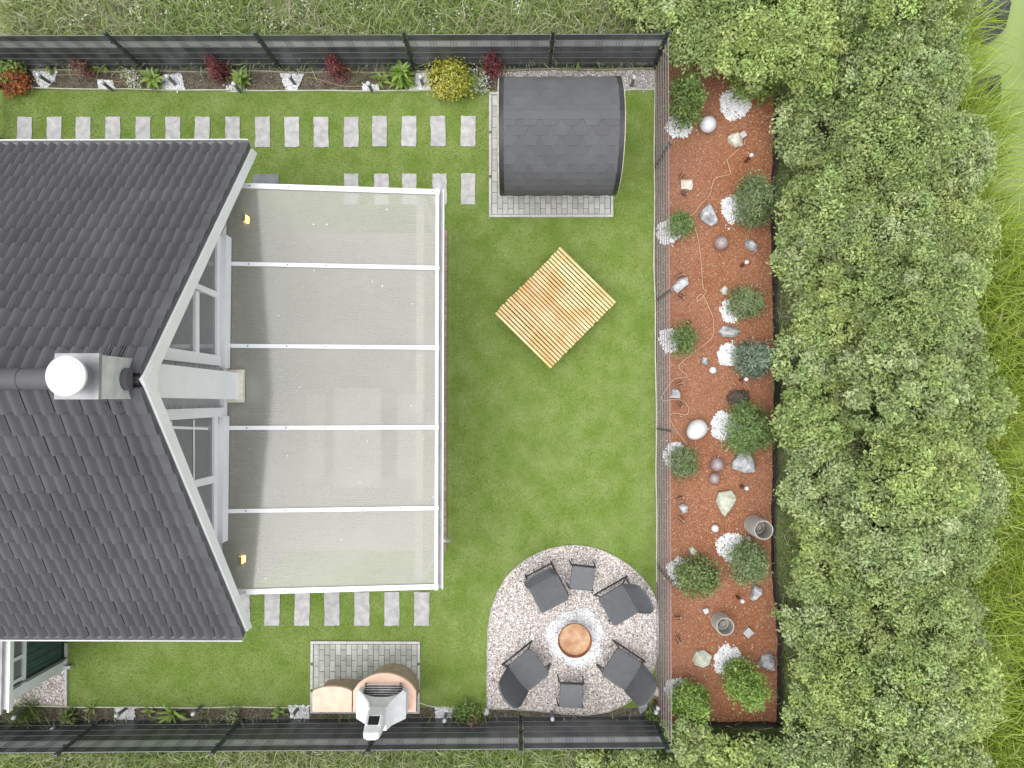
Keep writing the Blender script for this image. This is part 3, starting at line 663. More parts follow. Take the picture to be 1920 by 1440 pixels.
# table and benches standing in the shade of the canopy
tb = empty('garden_table', (-2.75, -.55, .03)); tag(tb, 'pale garden table dimly seen through the middle of the canopy', 'table')
MB().box((0, 0, .73), (.80, 1.7, .04)).build('table_top', mat('table_white', (.50, .49, .45), .5, var=.04), tb)
for x in (-.33, .33):
    for y in (-.75, .75): MB().box((x, y, .355), (.06, .06, .71)).build('leg', MATS['table_white'], tb)
for x, s_ in ((-3.55, 'left of the pale table'), (-1.95, 'right of the pale table')):
    be = empty('garden_bench', (x, -.55, .03)); tag(be, 'pale slim bench under the canopy, ' + s_, 'bench', 'benches under the canopy')
    MB().box((0, 0, .43), (.32, 1.5, .04)).build('seat', MATS['table_white'], be)
    for y in (-.65, .65): MB().box((0, y, .205), (.26, .05, .41)).build('leg', MATS['table_white'], be)

# ------------------------------------------------------------------ fences
def privacy_fence(a, c, posts, inward, label):
    a, c = Vector((a.x, a.y, 0)), Vector((c.x, c.y, 0)); d = (c - a).normalized(); inn = Vector((0, inward, 0)); HF = 1.23
    fe = empty('privacy_fence', ((a + c) / 2)); FI = Matrix.Translation(-(a + c) / 2); tag(fe, label, 'fence')
    def part(mb, name, m):
        o = mb.build(name, m, fe); o.matrix_parent_inverse = FI; return o
    ts = sorted([(Vector((p.x, p.y, 0)) - a).dot(d) for p in posts]); L_ = (c - a).length
    for t in ts:
        p = a + d * t
        part(MB().bar(p, p + Vector((0, 0, HF + .06)), .062, .042), 'post', m_fencegreen)
        part(MB().box(p + Vector((0, 0, HF + .07)), (.066, .046, .012)), 'post_cap', m_fencegreen)
        for z in (.2, .62, 1.04): part(MB().box(p + inn * .04 + Vector((0, 0, z)), (.09, .02, .035)), 'clamp', m_black)
    segs = [0] + ts + [L_]
    for s0, s1 in zip(segs[:-1], segs[1:]):
        if s1 - s0 < .2: continue
        e0 = a + d * (s0 + .045); e1 = a + d * (s1 - .045)
        for r_ in range(6):                   # strips woven between the wires
            z = .015 + r_ * .2; sag = random.uniform(-.004, .004)
            q = [e0 + Vector((0, 0, z + .003)), e1 + Vector((0, 0, z + .003)), e1 + Vector((0, sag, z + .197)), e0 + Vector((0, sag, z + .197))]
            part(MB().slab(q, inn * .004), 'strip', m_slatg if r_ == 4 else m_slat)
        for r_ in range(7):
            z = .015 + r_ * .2
            part(MB().bar(e0 + inn * .012 + Vector((0, 0, z)), e1 + inn * .012 + Vector((0, 0, z)), .006, .010), 'rail', m_rail)
        wm = MB(); n_ = int((s1 - s0) / .05)  # upright wires; groups of them run in front of the strips
        for k in range(n_):
            x = s0 + .06 + k * .05
            if x > s1 - .05: break
            front = (k % 7) in (0, 1, 2)
            p = a + d * x + inn * (.0075 if front else -.008)
            wm.bar(p + Vector((0, 0, .01)), p + Vector((0, 0, HF)), .0045)
        part(wm, 'upright_wires', m_fencegreen)['kind'] = 'stuff'
    return fe
yN_l, yN_r = P(-60, 66, 1.23), P(1253, 62, 1.23)
privacy_fence(Vector((yN_l.x, yN_l.y + .005, 0)), yN_r, [P(x, 65, 1.23) for x in (-78, 200, 480, 757, 1037, 1252)], -1, 'dark slatted privacy fence with one light band along the top of the garden')
sA, sB = P(-60, 1414, 1.23), P(1252, 1404, 1.23)
privacy_fence(sA, sB, [P(x, 1410, 1.23) for x in (-180, 109, 400, 690, 977, 1252)], 1, 'dark slatted privacy fence with one light band along the bottom of the garden')
# open mesh fence between lawn and bed
eA, eB = P(1253, 66, 1.23), P(1259, 1402, 1.23); HF = 1.23
mf = empty('mesh_fence', ((eA.x + eB.x) / 2, (eA.y + eB.y) / 2, 0)); MI = Matrix.Translation((-(eA.x + eB.x) / 2, -(eA.y + eB.y) / 2, 0))
tag(mf, 'open double rail mesh fence between the lawn and the mulch bed', 'fence')
def mpart(mb, name, m):
    o = mb.build(name, m, mf); o.matrix_parent_inverse = MI; return o
e0, e1 = Vector((eA.x, eA.y, 0)), Vector((eB.x, eB.y, 0)); ed = (e1 - e0).normalized(); EL = (e1 - e0).length
ept = [(P(1251, y, 1.23) - e0).dot(ed) for y in (268, 544, 808, 1092)]
for t in ept:
    p = e0 + ed * t
    mpart(MB().bar(p + Vector((.03, 0, 0)), p + Vector((.03, 0, HF + .05)), .045, .04), 'post', m_mesh)
    mpart(MB().box(p + Vector((.03, 0, HF + .06)), (.046, .066, .012)), 'post_cap', m_mesh)
for s0, s1 in zip([.03] + ept, ept + [EL - .03]):
    for r_ in range(7):
        z = .02 + r_ * .2
        for off in (-.005, .005):
            p0, p1 = e0 + ed * (s0 + .02) + Vector((off, 0, z)), e0 + ed * (s1 - .02) + Vector((off, 0, z))
            mpart(MB().bar(p0, p1, .006, .006), 'rail', m_meshrail)
    wm = MB(); k = 0
    while s0 + .04 + k * .05 < s1 - .03:
        p = e0 + ed * (s0 + .04 + k * .05); wm.bar(p, p + Vector((0, 0, HF)), .003); k += 1
    mpart(wm, 'upright_wires', m_mesh)['kind'] = 'stuff'
# small gate at the left edge
ga, gc = P(6, 166, .0), P(3, 262, .0); gt = empty('garden_gate', ((ga.x + gc.x) / 2, (ga.y + gc.y) / 2, 0)); tag(gt, 'grey steel gate at the left edge of the lawn', 'gate')
hl = abs(ga.y - gc.y) / 2
for s_ in (-1, 1): MB().box((0, s_ * hl, .55), (.05, .05, 1.1)).build('gate_post', m_fencegreen if s_ > 0 else m_rail, gt)
for z in (.12, .40, .68, .98): MB().box((0, 0, z), (.03, hl * 2 - .05, .04)).build('gate_rail', m_rail, gt)
for k in range(7): MB().box((0, -hl + .12 + k * (2 * hl - .24) / 6, .55), (.014, .014, .84)).build('gate_bar', m_fencegreen, gt)
MB().box((.03, hl - .42, .7), (.05, .10, .16)).build('lock_box', m_black, gt)

# ------------------------------------------------------------------ barrel sauna
SR, SZ = .935, 1.13
sxl, sxr = P(935, 250, 2.1).x, P(1172, 245, 2.1).x
syc = (P(1050, 141, SZ + .2).y + P(1050, 362, SZ + .1).y) / 2
sau = empty('barrel_sauna', ((sxl + sxr) / 2, syc, 0)); tag(sau, 'barrel shaped sauna with dark grey hexagonal shingle roof', 'sauna')
SLn = sxr - sxl; hx = SLn / 2
def arc(r, a0, a1, n): return [(r * math.sin(R(a0 + (a1 - a0) * k / n)), SZ + r * math.cos(R(a0 + (a1 - a0) * k / n))) for k in range(n + 1)]
for k in range(40):                           # staves
    a0, a1 = k * 9 - 180, k * 9 - 171.3; (y0, z0), (y1, z1) = arc(SR - .008, a0, a1, 1); (y2, z2), (y3, z3) = arc(SR - .05, a1, a0, 1)
    if k in (0, 39): continue
    MB().slab([(-hx - .020, y0, z0), (-hx - .020, y1, z1), (-hx - .020, y2, z2), (-hx - .020, y3, z3)], (SLn + .040, 0, 0)).build('stave', m_spruce, sau)
for s_ in (-1, 1):
    MB().slab([(s_ * (hx - .12), y, z) for y, z in arc(SR - .075, -180, 176, 35)], (-.04 * s_, 0, 0)).build('end_wall', m_spruce, sau)
    rb = MB(); pr = arc(SR + .018, -112, 112, 44); pi_ = arc(SR - .004, -112, 112, 44); n_ = len(pr)   # metal edge profile
    xo, xi = s_ * (hx + .004), s_ * (hx - .07)
    rb.add([(xo, y, z) for y, z in pr] + [(xo, y, z) for y, z in pi_] + [(xi, y, z) for y, z in pr], [(i, i + 1, n_ + i + 1, n_ + i) for i in range(n_ - 1)] + [(i, i + 1, 2 * n_ + i + 1, 2 * n_ + i) for i in range(n_ - 1)])
    rb.build('edge_profile', m_black, sau, smooth=True, angle=40)
    MB().box((s_ * hx * .55, 0, .09), (.14, .95, .18)).build('cradle', m_spruce, sau)
pr = arc(SR, -114, 114, 60); n_ = len(pr)
MB().add([(-hx + .06, y, z) for y, z in pr] + [(hx - .06, y, z) for y, z in pr], [(i, n_ + i, n_ + i + 1, i + 1) for i in range(n_ - 1)]).build('roof_felt', m_shingle, sau, smooth=True)
SW, SH = .325, .145
for s_ in (-1, 1):
    for row in range(12):
        v0 = .02 + row * SH                   # arc length from the crown
        shift = (row % 2) * SW / 2
        for c_ in range(-1, 7):
            xc = -hx + .06 + SW * c_ + shift + SW * .3
            xa, xb = -hx + .065, hx - .065
            hexp = []
            for uu, vv in ((-.26, 0), (.26, 0), (.5, .5), (.26, 1), (-.26, 1), (-.5, .5)):
                x = min(xb, max(xa, xc + uu * SW * .99)); a_ = (v0 + vv * 2 * SH - .15) / SR
                if v0 + vv * 2 * SH - .15 < 0: a_ = 0.0
                r_ = SR + .003 + .014 * vv
                hexp.append((x, s_ * r_ * math.sin(a_), SZ + r_ * math.cos(a_)))
            xs = [h[0] for h in hexp]
            if max(xs) - min(xs) < .05: continue
            top = hexp; bot = [(x, y * (1 - .006), SZ + (z - SZ) * (1 - .006)) for x, y, z in hexp]
            fs = [(0, 1, 2, 5), (5, 2, 3, 4), (2, 3, 9, 8), (3, 4, 10, 9), (4, 5, 11, 10)]
            if s_ > 0: fs = [f[::-1] for f in fs]
            MB().add(top + bot, fs).build('shingle', m_shingle, sau)
rp = arc(SR + .014, -4, 4, 6); n_ = len(rp)
MB().add([(-hx + .07, y, z) for y, z in rp] + [(hx - .07, y, z) for y, z in rp], [(i, n_ + i, n_ + i + 1, i + 1) for i in range(n_ - 1)]).build('ridge_strip', m_shingle, sau, smooth=True)

# ------------------------------------------------------------------ paved pads: curbs and single pavers
def pad(corners, cols_, rows, skip, label, m, curb=True):
    c = [P(*p) for p in corners]              # top-left, top-right, bottom-right, bottom-left
    cen = sum(c, Vector()) / 4; pe = empty('paved_pad', (cen.x, cen.y, 0)); pe['kind'] = 'structure'; pe['label'] = label
    X0, X1 = (c[0].x + c[3].x) / 2, (c[1].x + c[2].x) / 2; Y0, Y1 = (c[0].y + c[1].y) / 2, (c[2].y + c[3].y) / 2; cb = .055
    MB().box((0, 0, .005), (X1 - X0 - .02, Y0 - Y1 - .02, .04)).build('bedding', m_joint, pe)
    x0, x1, y0, y1 = X0 + cb, X1 - cb, Y0 - cb, Y1 + cb
    pw, ph = (x1 - x0) / cols_, (y0 - y1) / rows
    full = MB().prism([(-pw / 2 + .004, -ph / 2 + .004), (pw / 2 - .004, -ph / 2 + .004), (pw / 2 - .004, ph / 2 - .004), (-pw / 2 + .004, ph / 2 - .004)], -.03, .0).mesh('paver', m)
    half = MB().prism([(-pw / 2 + .004, -ph / 4 + .004), (pw / 2 - .004, -ph / 4 + .004), (pw / 2 - .004, ph / 4 - .004), (-pw / 2 + .004, ph / 4 - .004)], -.03, .0).mesh('paver', m)
    for i in range(cols_):
        x = x0 + (i + .5) * pw; pieces = []
        if i % 2 == 0: pieces = [(y0 - (j + .5) * ph, full) for j in range(rows)]
        else: pieces = [(y0 - ph / 4, half)] + [(y0 - (j + 1) * ph, full) for j in range(rows - 1)] + [(y1 + ph / 4, half)]
        for y, me in pieces:
            if skip(x, y): continue
            t = link('paver', me, pe); t.location = (x - cen.x, y - cen.y, .036 + random.uniform(-.003, .003)); t.rotation_euler.z = random.uniform(-.006, .006)
    if curb:
        for (ax_, ay_, bx2, by2, k) in ((X0, Y0, X1, Y0, 3), (X0, Y1, X1, Y1, 3), (X0, Y0, X0, Y1, 3), (X1, Y0, X1, Y1, 3)):
            for j in range(k):
                fa, fb_ = j / k, (j + 1) / k; hor = ay_ == by2
                xa, xb, ya, yb = ax_ + (bx2 - ax_) * fa, ax_ + (bx2 - ax_) * fb_, ay_ + (by2 - ay_) * fa, ay_ + (by2 - ay_) * fb_
                s_ = 1 if (hor and ay_ == Y1) or (not hor and ax_ == X0) else -1
                if hor: t = MB().box(((xa + xb) / 2 - cen.x, ya + s_ * .024 - cen.y, .02), (xb - xa - .006, .044, .055))
                else: t = MB().box((xa + s_ * .024 - cen.x, (ya + yb) / 2 - cen.y, .02), (.044, abs(yb - ya) - (.1 if j in (0, k - 1) else .004), .055))
                t.build('curb_stone', m_curb, pe)
    return pe
pad([(917, 174), (1149, 174), (1149, 408), (917, 408)], 22, 11, lambda x, y: x > P(952, 0).x and y > P(0, 352).y, 'light grey paved pad under the barrel sauna', m_paver)
pad([(583, 1201), (788, 1201), (788, 1336), (583, 1336)], 19, 6, lambda x, y: y < P(0, 1325).y, 'grey green paved pad under the masonry grill', m_paverg)

# ------------------------------------------------------------------ masonry grill
def arcpts(xl, xr, yb, ys, yp, n=14):         # outline: straight back edge, straight sides, bulging front (front = +y)
    pts = [(xl, yb), (xr, yb)]
    for k in range(n + 1):
        t = k / n; x = xr + (xl - xr) * t; pts.append((x, ys + (yp - ys) * (1 - (2 * t - 1) ** 2) ** .75))
    return pts
ZT = .84
def gp(px, py, z): p = P(px, py, z); return p.x, p.y
gx0, gy0 = gp(720, 1335, ZT); gr = empty('masonry_grill', (gx0, gy0, 0)); tag(gr, 'white hooded masonry grill with salmon pink table and chimney', 'grill')
def rel(pts): return [(x - gx0, y - gy0) for x, y in pts]
xl, yb = gp(661.5, 1335, ZT); xr, _ = gp(780, 1335, ZT); _, ys = gp(700, 1296, ZT); _, yp = gp(700, 1262, ZT)
MB().prism(rel(arcpts(xl, xr, yb, ys, yp)), ZT - .07, ZT).build('table_top', m_salmon, gr, bevel=.008)
MB().prism(rel(arcpts(xl + .10, xr - .06, yb + .03, ys - .12, yp - .12)), .036, ZT - .07).build('base', m_bbqbase, gr)
MB().prism(rel(arcpts(gp(694, 1300, .2)[0], gp(780, 1300, .2)[0], yb + .02, gp(737, 1292, .2)[1], gp(737, 1254, .2)[1])), .036, .22).build('foot', m_bbqbase, gr)
# hood: two cheeks and a back with an arched front, narrowing to the chimney
hz = [ZT, 1.16, 1.42]
xa, _ = gp(668, 1300, 1.10); xb, _ = gp(761, 1300, 1.10); yfr = gp(700, 1299, 1.16)[1]; ybk = yb + .005
hood = MB(); sec = []
xm = (xa + xb) / 2
_, ymid = gp(700, 1312, 1.20)
K = 14
front_top = []; front_bot = []
for k in range(K + 1):
    t = k / K; x = xa + .05 + (xb - xa - .10) * t; dip = (1 - (2 * t - 1) ** 2) ** .7
    front_top.append((x, yfr + .02 - (yfr - ymid) * dip * 1.2, 1.17 + .02 * dip))
cxl, ctop = gp(692, 1325, 1.52); cxr, _ = gp(725, 1325, 1.52); _, cfy = gp(700, 1326, 1.52)
ring_b = [(xa, ybk, ZT)] + [(xa, yfr - .05, ZT)]
# lower shell (sides and back, open at the front arch)
out = [(xa, ybk), (xa, yfr - .02), (xa + .05, yfr + .02)] + [(p[0], p[1]) for p in front_top] + [(xb - .05, yfr + .02), (xb, yfr - .02), (xb, ybk)]
lo = [(x, y) for x, y in out]
up = []
for x, y in out:
    tx = (x - xa) / (xb - xa); up.append((cxl + (cxr - cxl) * tx, ybk + (cfy - ybk) * max(0, min(1, (y - ybk) / (yfr - ybk)))))
n_ = len(out)
v0 = [(x - gx0, y - gy0, 1.10) for x, y in lo]; vm = [((x * .62 + ux * .38) - gx0, (y * .62 + uy * .38) - gy0, 1.22) for (x, y), (ux, uy) in zip(lo, up)]
vm2 = [((x * .2 + ux * .8) - gx0, (y * .2 + uy * .8) - gy0, 1.36) for (x, y), (ux, uy) in zip(lo, up)]; v1 = [(x - gx0, y - gy0, 1.54) for x, y in up]
hood.add(v0 + vm + vm2 + v1, [(r_ * n_ + i, r_ * n_ + (i + 1) % n_, (r_ + 1) * n_ + (i + 1) % n_, (r_ + 1) * n_ + i) for r_ in range(3) for i in range(n_)] + [tuple(range(3 * n_, 4 * n_))])
ho = hood.build('hood', m_bbq, gr, smooth=True, angle=38)
for s_, x0_, x1_ in ((1, xa, xa + .09), (-1, xb - .09, xb)):
    MB().box(((x0_ + x1_) / 2 - gx0, (ybk + yfr) / 2 - gy0 - .01, (ZT + 1.10) / 2), (x1_ - x0_, yfr - ybk - .06, 1.10 - ZT)).build('cheek_wall', m_bbq, gr, bevel=.01)
MB().box((xm - gx0, ybk + .05 - gy0, (ZT + 1.10) / 2), (xb - xa - .18, .07, 1.10 - ZT)).build('back_wall', m_bbq, gr)
MB().box((xm - gx0, (ybk + yfr) / 2 - gy0 + .03, ZT + .008), (xb - xa - .2, yfr - ybk - .05, .02)).build('fire_bed', mat('ash', (.14, .13, .12), .95, var=.4, scale=25), gr)
for k in range(9):
    y = ybk + .16 + k * (yfr + .04 - ybk - .16) / 8
    MB().tube([(xa + .10 - gx0, y - gy0, ZT + .09), (xb - .10 - gx0, y - gy0, ZT + .09)], .006, 6).build('grate_bar', m_steel, gr, smooth=True)
for x in (xa + .12, xb - .12): MB().box((x - gx0, yfr - .10 - gy0, ZT + .07), (.03, .32, .05)).build('grate_holder', m_black, gr)
# chimney with a slanting smoke mouth at the front and a rounded back
cx_, cy_ = (cxl + cxr) / 2 - gx0, 0; cwid = (cxr - cxl) / 2
topb = gp(694, 1391, 2.06)[1] - gy0; cfl = cfy - gy0
def ring(z, w, yf, yk): return [(cx_ - w, yf - .02, z), (cx_ - w + .02, yf, z), (cx_ + w - .02, yf, z), (cx_ + w, yf - .02, z), (cx_ + w * .96, yk + .03, z), (cx_ + w * .5, yk + .005, z), (cx_ - w * .5, yk + .005, z), (cx_ - w * .96, yk + .03, z)]
D_ = cfl - topb; chb = MB(); rings = [ring(1.50, cwid, cfl, topb), ring(1.74, cwid * .97, cfl - .10 * D_, topb), ring(1.92, cwid * .95, cfl - .40 * D_, topb), ring(2.03, cwid * .88, cfl - .52 * D_, topb + .02 * D_), ring(2.06, cwid * .74, cfl - .56 * D_, topb + .08 * D_)]
for r_ in rings: chb.v += r_
chb.f += [(r_ * 8 + i, r_ * 8 + (i + 1) % 8, (r_ + 1) * 8 + (i + 1) % 8, (r_ + 1) * 8 + i) for r_ in range(4) for i in range(8)] + [tuple(range(32, 40))]
chb.build('chimney', m_bbq, gr, bevel=.012)
a_, b2 = Vector((cx_, cfl - .10 * D_ + .002, 1.74)), Vector((cx_, cfl - .40 * D_ + .002, 1.92)); dd = b2 - a_; nn2 = Vector((0, dd.z, -dd.y)).normalized()
w_ = cwid * .62
MB().slab([a_ + dd * .12 + Vector((-w_, 0, 0)) + nn2 * .004, a_ + dd * .12 + Vector((w_, 0, 0)) + nn2 * .004, a_ + dd * .92 + Vector((w_ * .9, 0, 0)) + nn2 * .004, a_ + dd * .92 + Vector((-w_ * .9, 0, 0)) + nn2 * .004], -nn2 * .003).build('smoke_mouth', m_soot, gr)
for q0, q1 in (((-w_ - .012, 0), (-w_ - .012, 1)), ((w_ + .012, 0), (w_ + .012, 1))):
    MB().bar(a_ + dd * (.02 + q0[1]) + Vector((q0[0], 0, 0)) + nn2 * .01, a_ + dd * (q1[1] - .02) + Vector((q1[0], 0, 0)) + nn2 * .01, .024, .03).build('mouth_rim', m_bbq, gr)
# side table
sx0, sy0 = gp(622, 1335, ZT - .02); st = empty('grill_side_table', (sx0, sy0, 0)); tag(st, 'salmon pink concrete side table left of the grill', 'table')
xl2, yb2 = gp(585.5, 1335, ZT - .02); xr2, _ = gp(659.5, 1335, ZT - .02); _, ys2 = gp(620, 1296.5, ZT - .02); _, yp2 = gp(620, 1287, ZT - .02)
r2 = lambda pts: [(x - sx0, y - sy0) for x, y in pts]
MB().prism(r2(arcpts(xl2, xr2, yb2, ys2, yp2)), ZT - .09, ZT - .02).build('table_top', m_salmon, st, bevel=.008)
xs0, _ = gp(613, 1290, .03); xs1, _ = gp(662, 1290, .03); _, yq = gp(630, 1273, .03)
MB().prism(r2(arcpts(max(xl2 + .02, xs0), xr2 - .01, yb2 + .04, ys2 - .12, gp(636, 1275, .1)[1])), .036, ZT - .09).build('base', m_bbqbase, st)

# ------------------------------------------------------------------ slatted daybed
c0, c1, c2, c3 = P(1049, 462, .42), P(1155.5, 566, .42), P(1031, 691, .42), P(929, 590, .42)
dc = (c0 + c1 + c2 + c3) / 4; along = ((c2 - c3) + (c1 - c0)) / 2; stack = ((c0 - c3) + (c1 - c2)) / 2
Ld, Ls_ = along.length, stack.length; ang = math.atan2(along.y, along.x)
bed = empty('slatted_daybed', (dc.x, dc.y, 0), ang); tag(bed, 'light wooden slatted daybed standing alone on the lawn', 'daybed')
NS = 27; pit = Ls_ / NS
def wave(t): return .42 + .05 * math.sin(t * math.pi * 2.1 + .4) * (1 if t > .15 else .5)
for k in range(NS):
    t = (k + .5) / NS; z = wave(t); tilt = (wave(t + .01) - wave(t - .01)) / (.02 * Ls_)
    m_ = Matrix.Rotation(math.atan(tilt), 3, 'X')
    sb = MB().box((0, 0, 0), (Ld + random.uniform(-.012, .012), pit - .021, .048), m=m_).build('slat', m_larch, bed)
    sb.location = (random.uniform(-.006, .006), -Ls_ / 2 + (k + .5) * pit, z); sb.rotation_euler.z = random.uniform(-.003, .003)
for x in (-Ld * .38, 0, Ld * .38):
    rb = MB(); top = []; 
    for k in range(25): t = k / 24; top.append((x, -Ls_ / 2 + .03 + (Ls_ - .06) * t, wave(t) - .03))
    low = [(p[0], p[1], p[2] - .09) for p in top]; n_ = 25
    for sgn in (-.022, .022): rb.v += [(p[0] + sgn, p[1], p[2]) for p in top] + [(p[0] + sgn, p[1], p[2]) for p in low]
    for i in range(24):
        rb.f += [(i, i + 1, 25 + i + 1, 25 + i), (50 + i, 75 + i, 75 + i + 1, 50 + i + 1), (i, 50 + i, 50 + i + 1, i + 1), (25 + i, 25 + i + 1, 75 + i + 1, 75 + i)]
    rb.build('side_rail', m_larchd, bed)
for x in (-Ld * .38, Ld * .38):
    for y in (-Ls_ * .36, Ls_ * .36): MB().box((x, y, .16), (.07, .07, .33)).build('leg', m_larchd, bed)

# ------------------------------------------------------------------ chairs, stools and fire bowl on the gravel
def rrect(w, d, r, n=5):
    pts = []
    for cx, cy, a0 in ((w / 2 - r, d / 2 - r, 0), (-w / 2 + r, d / 2 - r, 90), (-w / 2 + r, -d / 2 + r, 180), (w / 2 - r, -d / 2 + r, 270)):
        for k in range(n + 1): a = R(a0 + 90 * k / n); pts.append((cx + r * math.cos(a), cy + r * math.sin(a)))
    return pts
def make_chair():                             # faces +x
    c = empty('lounge_chair')
    s_ = MB().prism(rrect(.52, .56, .06), .34, .40)
    for k in range(12): s_.box((-.225 + k * .041, 0, .403), (.026, .50, .008))
    s_.build('seat', m_wicker, c, bevel=.012)
    b = MB(); nu, nv = 14, 10; fr_, bk_ = [], []
    for j in range(nv + 1):
        v = j / nv
        for i in range(nu + 1):
            u = i / nu * 2 - 1; wd = .285 * (1 - .06 * v ** 3) * (1 if v < .8 else 1 - .17 * ((v - .8) / .2) ** 2)
            y = u * wd; x = -.245 - .20 * v - .05 * v * v + .055 * u * u * (.35 + .5 * v); z = .39 + .50 * v - .045 * (u ** 4) * v
            fr_.append((x, y, z)); bk_.append((x - .032, y, z - .008))
    W_ = nu + 1; n_ = len(fr_); fs = []
    for j in range(nv):
        for i in range(nu):
            q = (j * W_ + i, j * W_ + i + 1, (j + 1) * W_ + i + 1, (j + 1) * W_ + i); fs += [q[::-1], tuple(n_ + k for k in q)]
    rim = [j * W_ for j in range(nv + 1)] + [nv * W_ + i for i in range(1, W_)] + [j * W_ + nu for j in range(nv - 1, -1, -1)]
    for a, d in zip(rim[:-1], rim[1:]): fs.append((a, d, n_ + d, n_ + a))
    b.add(fr_ + bk_, fs); b.build('backrest', m_wicker, c, smooth=True, angle=50)
    sb = MB()                                 # fine woven rows standing proud of the back
    for k in range(13):
        v = .06 + k * .07
        pts = []
        for i in range(9):
            u = i / 4 - 1; wd = .27 * (1 - .06 * v ** 3) * (1 if v < .8 else 1 - .17 * ((v - .8) / .2) ** 2)
            pts.append((-.241 - .20 * v - .05 * v * v + .055 * u * u * (.35 + .5 * v), u * wd, .39 + .50 * v - .045 * u ** 4 * v))
        sb.tube(pts, .006, 5)
    sb.build('weave', m_wicker, c, smooth=True)
    for sy in (-1, 1):
        y = sy * .262
        MB().bar((.31, y, .012), (-.40, y, .012), .026, .022).build('runner', m_frame, c)
        MB().tube([(.29, y, .02), (.23, y, .20), (.20, y, .345)], .014, 8).build('leg', m_frame, c, smooth=True)
        MB().tube([(-.38, y, .02), (-.30, y, .20), (-.22, y, .345)], .014, 8).build('leg', m_frame, c, smooth=True)
        MB().tube([(.22, y * .98, .335), (-.24, y * .98, .335)], .012, 8).build('side_tube', m_frame, c, smooth=True)
    MB().tube([(-.36, -.262, .03), (-.36, .262, .03)], .011, 8).build('cross_tube', m_frame, c, smooth=True)
    return c
def make_stool():
    c = empty('footstool')
    MB().prism(rrect(.40, .40, .035), .36, .41).build('cushion', m_cush, c, bevel=.012)
    for sy in (-1, 1):
        y = sy * .205
        MB().tube([(.21, y, .35), (.225, y, .012)], .013, 8).build('leg', m_frame, c, smooth=True)
        MB().tube([(-.21, y, .35), (-.225, y, .012)], .013, 8).build('leg', m_frame, c, smooth=True)
        MB().tube([(.22, y, .345), (-.22, y, .345)], .014, 8).build('side_tube', m_frame, c, smooth=True)
    for x in (-.19, .19): MB().tube([(x, -.205, .34), (x, .205, .34)], .011, 8).build('cross_tube', m_frame, c, smooth=True)
    return c
proto = make_chair(); register(proto)
CH = [((1029, 1112), (.46, .89), 'grey wicker lounge chair upper left of the fire bowl'), ((1160, 1135), (-.86, .50), 'grey wicker lounge chair upper right of the fire bowl'),
      ((991, 1257), (.77, -.62), 'grey wicker lounge chair lower left of the fire bowl'), ((1166, 1255), (-.84, -.55), 'grey wicker lounge chair lower right of the fire bowl, overhanging the gravel edge')]
for i, ((x, y), (fx, fy), lb) in enumerate(CH):
    p = P(x, y, .40); o = proto if i == 0 else copy_tree(proto)
    o.location = (p.x, p.y, .012); o.rotation_euler = (0, 0, math.atan2(-fy, fx)); tag(o, lb, 'chair', 'lounge chairs around the fire bowl')
proto = make_stool(); register(proto)
for i, (x, y, a, lb) in enumerate(((1092, 1084, -.10, 'square grey footstool between the two upper lounge chairs'), (1071, 1305, -.05, 'square grey footstool between the two lower lounge chairs'))):
    p = P(x, y, .41); o = proto if i == 0 else copy_tree(proto)
    o.location = (p.x, p.y, .012); o.rotation_euler = (0, 0, a); tag(o, lb, 'footstool', 'footstools by the fire bowl')
fb = P(1078, 1201, .36); fbo = empty('fire_bowl', (fb.x, fb.y, .012)); tag(fbo, 'round rusty steel fire bowl in the middle of the white gravel ring', 'fire bowl')
MB().lathe([(.10, .10), (.20, .17), (.27, .27), (.292, .36), (.297, .365), (.300, .36), (.278, .262), (.205, .155), (.10, .085)], 48).build('bowl', m_rustd, fbo, smooth=True, angle=60)
MB().lathe([(.272, .285), (.25, .272), (.14, .245), (.0, .24)], 48).build('bowl_floor', m_rust, fbo, smooth=True, angle=60)
for k in range(3):
    a = k * 2.094 + .5; MB().tube([(.17 * math.cos(a), .17 * math.sin(a), .16), (.23 * math.cos(a), .23 * math.sin(a), 0)], .016, 8).build('leg', m_rustd, fbo, smooth=True)
MB().lathe([(.0, .240), (.012, .243), (.012, .249), (.0, .251)], 10).build('drain_plug', m_rustd, fbo)
WHITE = [(.78, .78, .79), (.72, .72, .74), (.60, .61, .63), (.84, .84, .84)]
def gravel_patch(cx, cy, r, label, ry=None, pts=None, name='white_gravel'):
    if pts: poly = [P(*p) for p in pts]; q = fill(poly, 6500); c = sum(poly, Vector()) / len(poly)
    else:
        c = P(cx, cy); rr = M2(r); q = rng.uniform(-rr * 1.12, rr * 1.12, (int(rr * rr * 5 * 6500), 2))
        an = np.arctan2(q[:, 1], q[:, 0]); lim = rr * (1 + .06 * np.sin(3 * an + cx) + .05 * np.sin(7 * an + cy)); q = q[np.hypot(q[:, 0], q[:, 1]) < lim * rng.uniform(.9, 1.08, len(q))]
        q = q + np.array([[c.x, c.y]])
    ns = max(6, len(q) // 90); q = np.concatenate([q, np.array([[c.x, c.y]]) + (q[:ns] - np.array([[c.x, c.y]])) * 1.35])
    d = np.hypot(q[:, 0] - c.x, q[:, 1] - c.y); mx = d.max() + 1e-6
    q3 = q - np.array([[c.x, c.y]]); o = pebbles(name, q3, .012, .030, WHITE, None, None, .06); o.location = (c.x, c.y, .004)
    return tag(o, label, 'gravel', 'white gravel patches', kind='stuff')
gravel_patch(1079.5, 1194, 51, 'ring of white gravel around the rusty fire bowl').location.z = .022

